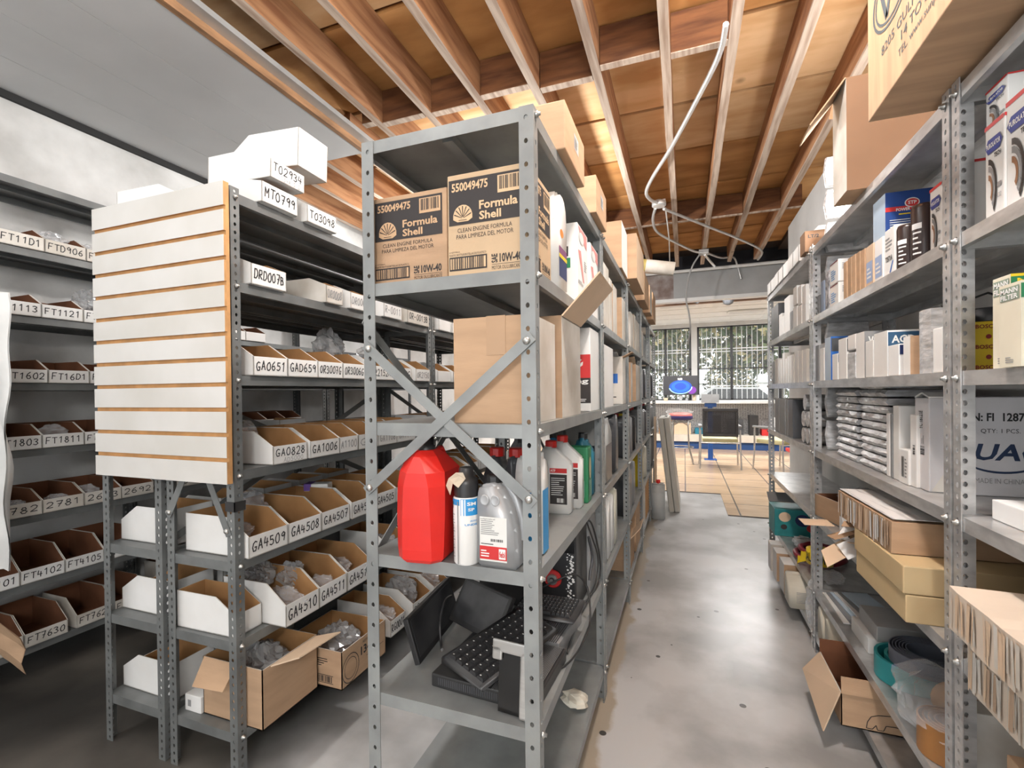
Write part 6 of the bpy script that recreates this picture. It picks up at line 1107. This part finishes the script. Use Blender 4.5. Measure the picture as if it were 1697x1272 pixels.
for s, c in ((1.0, mat('screen_blue', (.01, .06, .35), .3, emit=.5)), (.8, mat('screen_bright_blue', (.015, .12, .8), .3, emit=.55)), (.5, mat('screen_deep_blue', (.01, .06, .5), .3, emit=.45))): g.flat([(cx_ + W * .33 * s * cos(t_), cz_ + H * .36 * s * sin(t_) + (1 - s) * H * .06, .0008 + .0006 * (1.1 - s)) for t_ in [2 * pi * j / 30 for j in range(30)]], c, M)
n = 20; g.loft([[(cx_ + W * .33 * r * cos(t_), cz_ + H * .36 * r * sin(t_), .0025) for t_ in [radians(190 + 170 * j / n) for j in range(n + 1)]] for r in (1.02, .93)], mat('screen_cyan', (.3, .7, 1), .3, emit=.8), (False, False), False, M, False); g.flat([(W * (.82 + .13 * cos(t_)), z0 + H * (.25 + .2 * sin(t_)), .0008) for t_ in [2 * pi * j / 18 for j in range(18)]], mat('screen_violet', (.16, .03, .3), .3, emit=.4), M)
ptext(g, '9:58', M @ Matrix.Translation((0, 0, .004)), W * .42, z0 + H * .78, W * .13, H * .1, mat('screen_white', (1, 1, 1), .3, emit=1.5), True); g.build('screen', t)
g = G(); g.box(W * .46, W * .54, .03, .06, .01, z0 + .1, SILVER); g.cbox(W * .36, W * .64, -.08, .12, 0.001, .012, SILVER, .003); g.build('stand', t)
def post_display():
    p = at(1177, 735, Y=8.9); t = thing('payment_stand', 'blue post with a grey card terminal before the counter', 'stand', (at(1177, 740, Z=0).x * .0 + at(1177, 700, Y=8.9).x, 8.9, .009))
    bl = mat('deep_blue_paint', (.015, .08, .30), .4); g = G(); g.cbox(-.04, .04, -.04, .04, 0, .96, bl, .005); g.build('post', t); g = G(); g.cbox(-.09, .10, -.05, .05, .92, .985, bl, .004); g.build('bracket', t); g = G(); g.prism([(-.08, .99), (.08, .99), (.08, 1.06), (-.08, 1.14)], -.14, .14, MGREY, 'x'); g.build('terminal', t); g = G(); g.cbox(-.1, .1, -.1, .1, 0, .008, bl, .002); g.build('foot', t)
post_display()
for k, (x, w, h, d, mt_, lab) in enumerate([(.16, .06, .16, .1, KRAFTL, 'small tan box on the counter right of the monitor'), (.02, .05, .05, .08, SILVER, 'small silver gadget on the counter beside the monitor'), (-.42, .08, .06, .1, KRAFTL, 'low tan box on the counter left of the monitor'), (.24, .05, .12, .05, WHITE, 'white bottle on the counter by the white column')]): carton(lab, S_, 10.62, x, 1.0, w, d, h, mt_)
# things stored under the counter
def under(x, w, h, mt_, lab, d=.25, y=10.5): carton(lab, S_, y, x, .30, w, d, h, mt_)
under(-.52, .26, .34, KRAFTD, 'brown carton under the counter at the left'); under(-.22, .34, .22, KRAFTL, 'tan carton under the counter behind the stool'); under(.50, .2, .40, BLACK, 'black case under the counter behind the chair back', y=10.5); under(.82, .3, .3, DGREY, 'dark grey case under the counter behind the chair', y=10.6); under(1.22, .16, .40, BLACK, 'tall black case under the counter right of the chair'); under(1.62, .34, .36, PAPER, 'white printer box under the counter at the right'); under(1.44, .14, .12, REDI, 'small red box under the counter'); under(.20, .2, .12, mat('teal_cloth', (.02, .2, .3), .7), 'teal folded cloth under the counter', y=10.6)
crumple('plastic_bag', (-.12, 10.62, .645), (.5, .18, .2), 71, FILM, 'big plastic bag under the counter behind the stool', 'bag'); crumple('plastic_bag', (.42, 10.60, .302), (.10, .14, .22), 72, FILM, 'white plastic bag under the counter left of the chair', 'bag')
# bar stool
st = at(1131, 770, Z=.01); sx_, sy_ = at(1131, 755, Z=.01).x, 8.62
t = thing('bar_stool', 'bar stool with a blue and red padded seat and bent metal legs', 'stool', (sx_ - .02, sy_ - .2, .009)); CH = mat('dull_chrome', (.42, .40, .37), .3, .8)
g = G(); g.lathe([(.17, .72), (.19, .735), (.19, .775), (.185, .785)], mat('blue_vinyl', (.02, .02, .12), .4), 28); g.build('seat_side', t); g = G(); g.lathe([(.185, .786), (.18, .82), (.1, .835), (.01, .838)], mat('dusty_red_vinyl', (.45, .12, .10), .5), 28); g.build('seat_pad', t)
for k in range(4):
    a_ = radians(45 + 90 * k); c_, s_ = cos(a_), sin(a_); g = G(); g.tube([(c_ * .10, s_ * .10, .72), (c_ * .16, s_ * .16, .70), (c_ * .17, s_ * .17, .5), (c_ * .18, s_ * .18, .26), (c_ * .27, s_ * .27, 0.001)], .012, CH, 8); g.build('leg', t)
g = G(); n = 28; g.tube([(.20 * cos(2 * pi * j / n), .20 * sin(2 * pi * j / n), .26) for j in range(n + 1)], .009, CH, 6); g.build('foot_ring', t)
g = G(); g.tube([(.15 * cos(2 * pi * j / n), .15 * sin(2 * pi * j / n), .66 + .03 * cos(8 * pi * j / n)) for j in range(n + 1)], .006, CH, 6); g.build('brace_ring', t)
# mesh back visitor chairs
MESHB = mat('black_mesh', (.025, .025, .028), .6); 
def chair(label, loc, rotz):
    t = thing('visitor_chair', label, 'chair', loc, rotz, 'mesh back visitor chairs'); A_ = mat('chrome_leg', (.6, .6, .6), .25, .8)
    g = G(); g.cbox(-.25, .25, -.22, .24, .40, .47, mat('pale_olive_cushion', (.55, .52, .30), .7), .02); g.build('seat', t)
    g = G(); g.cbox(-.25, .25, .25, .28, .88, .93, BLACK, .01); g.cbox(-.25, -.21, .25, .28, .53, .88, BLACK, .008); g.cbox(.21, .25, .25, .28, .53, .88, BLACK, .008); g.cbox(-.25, .25, .25, .28, .50, .55, BLACK, .008); b = g.build('back_frame', t)
    g = G(); 
    for i in range(28): g.box(-.21 + .015 * i, -.21 + .015 * i + .0105, .262, .265, .55, .88, MESHB)
    for i in range(22): g.box(-.21, .21, .2655, .268, .55 + .015 * i, .55 + .015 * i + .0105, MESHB)
    g.build('back_mesh', b)
    for s in (-1, 1):
        for y, yt, top in ((-.24, -.22, .64), (.27, .25, .60)): g = G(); g.tube([(s * .29, y, .001), (s * .28, yt, .3), (s * .275, yt, top)], .013, A_, 8); g.build('leg', t)
        g = G(); g.cbox(s * .28 - .025, s * .28 + .025, -.24, .22, .635, .665, MGREY, .01); g.build('armrest', t)
    g = G(); g.tube([(-.28, .24, .40), (.28, .24, .40)], .01, A_, 8); g.build('crossbar', t); return t
a_, b_ = at(1164, 772, Z=.009), at(1222, 776, Z=.009)
c1 = chair('mesh back chair with a pale olive seat squarely in front of the counter', ((a_.x + b_.x) / 2, (a_.y + b_.y) / 2 + .05, .009), 0); c1.rotation_euler = (0, 0, pi + .0); 
c1.rotation_euler = (0, 0, .02 + pi) if False else (0, 0, pi)
c2 = dup(c1, (at(1262, 776, Z=.009).x + .25, at(1262, 776, Z=.009).y - .05, .009), pi + .75, 'mesh back chair half hidden behind the right rack post')
# seen through the farthest right rack
g = G(); g.cbox(0, .5, 0, .3, .40, .44, RED, .006); tb2 = g.build('red_stool', loc=(1.25, 6.8, .009)); tag(tb2, 'low red topped stool behind the farthest right rack', 'stool')
for s in (0, 1):
    g = G(); g.tube([(.06 + .38 * s, .05, 0.001), (.18 + .14 * s, .15, .40)], .012, WHITE, 8); g.build('leg', tb2); g = G(); g.tube([(.06 + .38 * s, .25, 0.001), (.18 + .14 * s, .15, .40)], .012, WHITE, 8); g.build('leg', tb2)
carton('brown carton standing on the low red topped stool', S_, 6.85, 1.33, .45, .25, .2, .2, KRAFTD)
carton('tall grey cabinet behind the farthest right rack', S_, 6.2, 1.42, 0.009, .45, .4, 1.5, MGREY, name='cabinet', cat='cabinet'); carton('white poster board against the cabinet', S_, 6.17, 1.5, 1.52, .3, .02, .4, PAPER, name='board', cat='board')
# ceiling fittings of the front room
for k, (x, y) in enumerate([(-.1, 8.6), (.9, 8.6), (.1, 7.85), (1.1, 9.8)]):
    t = thing('ceiling_light', f'flat ceiling light panel of the front room, {["left", "right", "nearest the header", "nearest the window"][k]}', 'light', (x, y, 2.67), 0, 'front room ceiling lights'); g = G(); g.box(-.32, .32, -.16, .16, .0, .022, WHITE); g.build('frame', t); g = G(); g.box(-.29, .29, -.14, .14, -.003, -.0005, mat('light_diffuser', (.75, .75, .75), .5)); g.build('diffuser', t)
p = at(1207, 520, Y=7.2); t = thing('ceiling_fan', 'dark camera dome bracket under the front room ceiling', 'camera', (p.x, 7.2, 2.40)); g = G(); g.lathe([(.02, 0), (.06, .02), (.07, .06), (.10, .09), (.14, .10), (.02, .12)], DGREY, 18); g.build('dome', t); g = G(); g.tube([(0, 0, .11), (0, 0, .295)], .008, MGREY, 6); g.build('rod', t); t.name = 'ceiling_camera'
p = at(1155, 517, Y=7.2); g = G(); g.lathe([(.01, 0), (.05, .03), (.06, .07), (.06, .09)], DGREY, 16); g.tube([(0, 0, .09), (0, 0, p.z * 0 + .25)], .006, DGREY, 6); tag(g.build('ceiling_sensor', loc=(p.x, 7.2, 2.45)), 'small dark sensor hanging left of the camera dome', 'sensor')
g = G(); g.box(-1.8, 3.1, 7.6, 7.68, 2.52, 2.69, mat('brown_beam', (.24, .14, .09), .7)); struct(g, 'trim_3')
g = G(); g.cbox(-.1, 1.0, 7.35, 7.5, 2.52, 2.62, WHITE, .01); g.tube([(.1, 7.42, 2.62), (.1, 7.42, 2.70)], .006, WHITE, 6); g.tube([(.8, 7.42, 2.62), (.8, 7.42, 2.70)], .006, WHITE, 6); tag(g.build('white_duct'), 'long white duct hanging under the front room ceiling', 'duct')
# ---------------------------------------------------------------- outside the windows
GR = mat('outside_ground', (.24, .235, .21), .9, var=.2, scale=.8); g = G(); g.box(-40, 40, 11.5, 70, -.3, -.05, GR); o = g.build('ground'); o['kind'] = 'structure'
LEAF = [mat('leaf_%s' % n_, c_, .6, var=.3, scale=2) for n_, c_ in (('dark', (.05, .09, .035)), ('mid', (.16, .21, .08)), ('gold', (.50, .42, .20)))]
def tree(label, x, y, h, r0, seed, n=900):
    t = thing('tree', label, 'tree', (x, y, -.05), 0, 'trees outside the window'); r = random.Random(seed); g = G(); g.tube([(0, 0, 0), (.1, 0, h * .25), (.35, .1, h * .5), (.3, 0, h * .75)], [.22, .17, .12, .05], mat('bark', (.10, .08, .06), .9), 10); g.tube([(.1, 0, h * .28), (-.7, .2, h * .55), (-1.0, .2, h * .7)], [.13, .08, .04], mat('bark', (0, 0, 0)), 8); g.build('trunk', t); g = G()
    for i in range(n):
        th, ph, q = r.uniform(0, 2 * pi), math.acos(r.uniform(-1, 1)), r.random() ** .4; c = Vector((r0 * q * sin(ph) * cos(th), r0 * q * sin(ph) * sin(th), h * .68 + h * .36 * q * cos(ph))); s = r.uniform(.07, .19); a = Vector((r.uniform(-1, 1), r.uniform(-1, 1), r.uniform(-1, 1))).normalized(); b = a.orthogonal().normalized()
        g.flat([tuple(c + a * s), tuple(c + b * s * .6), tuple(c - a * s), tuple(c - b * s * .6)], LEAF[r.choice((0, 0, 1, 1, 2))])
    g.build('crown', t)
tree('broad tree outside behind the left window', -2.2, 17.0, 5.6, 2.3, 1, 5200); tree('dark tree outside behind the right window', 2.6, 16.5, 5.4, 2.2, 2, 5200); tree('tree farther off between the windows', .3, 23, 7.0, 3.0, 3, 5200); tree('tree outside far to the right', 7.6, 20.5, 6, 3, 4, 3000); tree('tree outside far to the left', -7.5, 21, 6, 3.2, 5, 3000)
def bush(label, x, y, r0, h, seed, n=1900):
    r = random.Random(seed); g = G()
    for i in range(n):
        th, q = r.uniform(0, 2 * pi), r.random() ** .5; z = h * r.random() ** .8; k = (1 - (z / h) ** 3) ** .5; c = Vector((r0 * q * k * cos(th), r0 * .5 * q * k * sin(th), z + .05)); s = r.uniform(.06, .16); a = Vector((r.uniform(-1, 1), r.uniform(-1, 1), r.uniform(-1, 1))).normalized(); b = a.orthogonal().normalized()
        g.flat([tuple(c + a * s), tuple(c + b * s * .6), tuple(c - a * s), tuple(c - b * s * .6)], LEAF[r.choice((0, 0, 1, 2))])
    g.tube([(0, 0, -.02), (.05, 0, h * .6)], .05, mat('bark', (0, 0, 0)), 6); tag(g.build('bush', loc=(x, y, -.05)), label, 'bush', 'bushes beyond the parked cars')
for k in range(6): bush(f'leafy bush beyond the parked cars outside, {ordn(k)} from the left', -7 + 3.1 * k, 26.6 + (k % 2) * .5, 1.5, 3.0 + .4 * (k % 3), 50 + k)
def car(label, x, y, col):
    t = thing('parked_car', label, 'car', (x, y, -.05), 0, 'parked cars'); g = G(); profile(g, [(-2.1, .3), (2.1, .3), (2.15, .7), (1.5, .85), (.9, 1.35), (-.9, 1.38), (-1.6, .9), (-2.15, .8)], 1.7, col, .06); g.build('body', t); g = G(); g.prism([(-1.35, .92), (1.2, .92), (.78, 1.29), (-.82, 1.31)], -.005, 1.705, DGREY, 'y'); g.build('windows', t)
    for wx in (-1.35, 1.35): g = G(); g.lathe([(.31, 0), (.31, .2)], BLACK, 20, M=Mx((wx, .18, .31), 0, pi / 2)); g.build('wheel', t)
car('white car parked outside the right window', 1.9, 20, WHITE); car('grey car parked outside the left window', -4.5, 19.5, SILVER)
g = G()
for z_ in (.6, 1.5, 2.4): g.box(-12, 12, 29, 29.1, z_, z_ + .12, WHITE)
for i in range(9): g.box(-12 + i * 3, -11.88 + i * 3, 29, 29.1, -.05, 2.6, WHITE)
tag(g.build('white_fence'), 'white rail fence far outside the windows', 'fence')
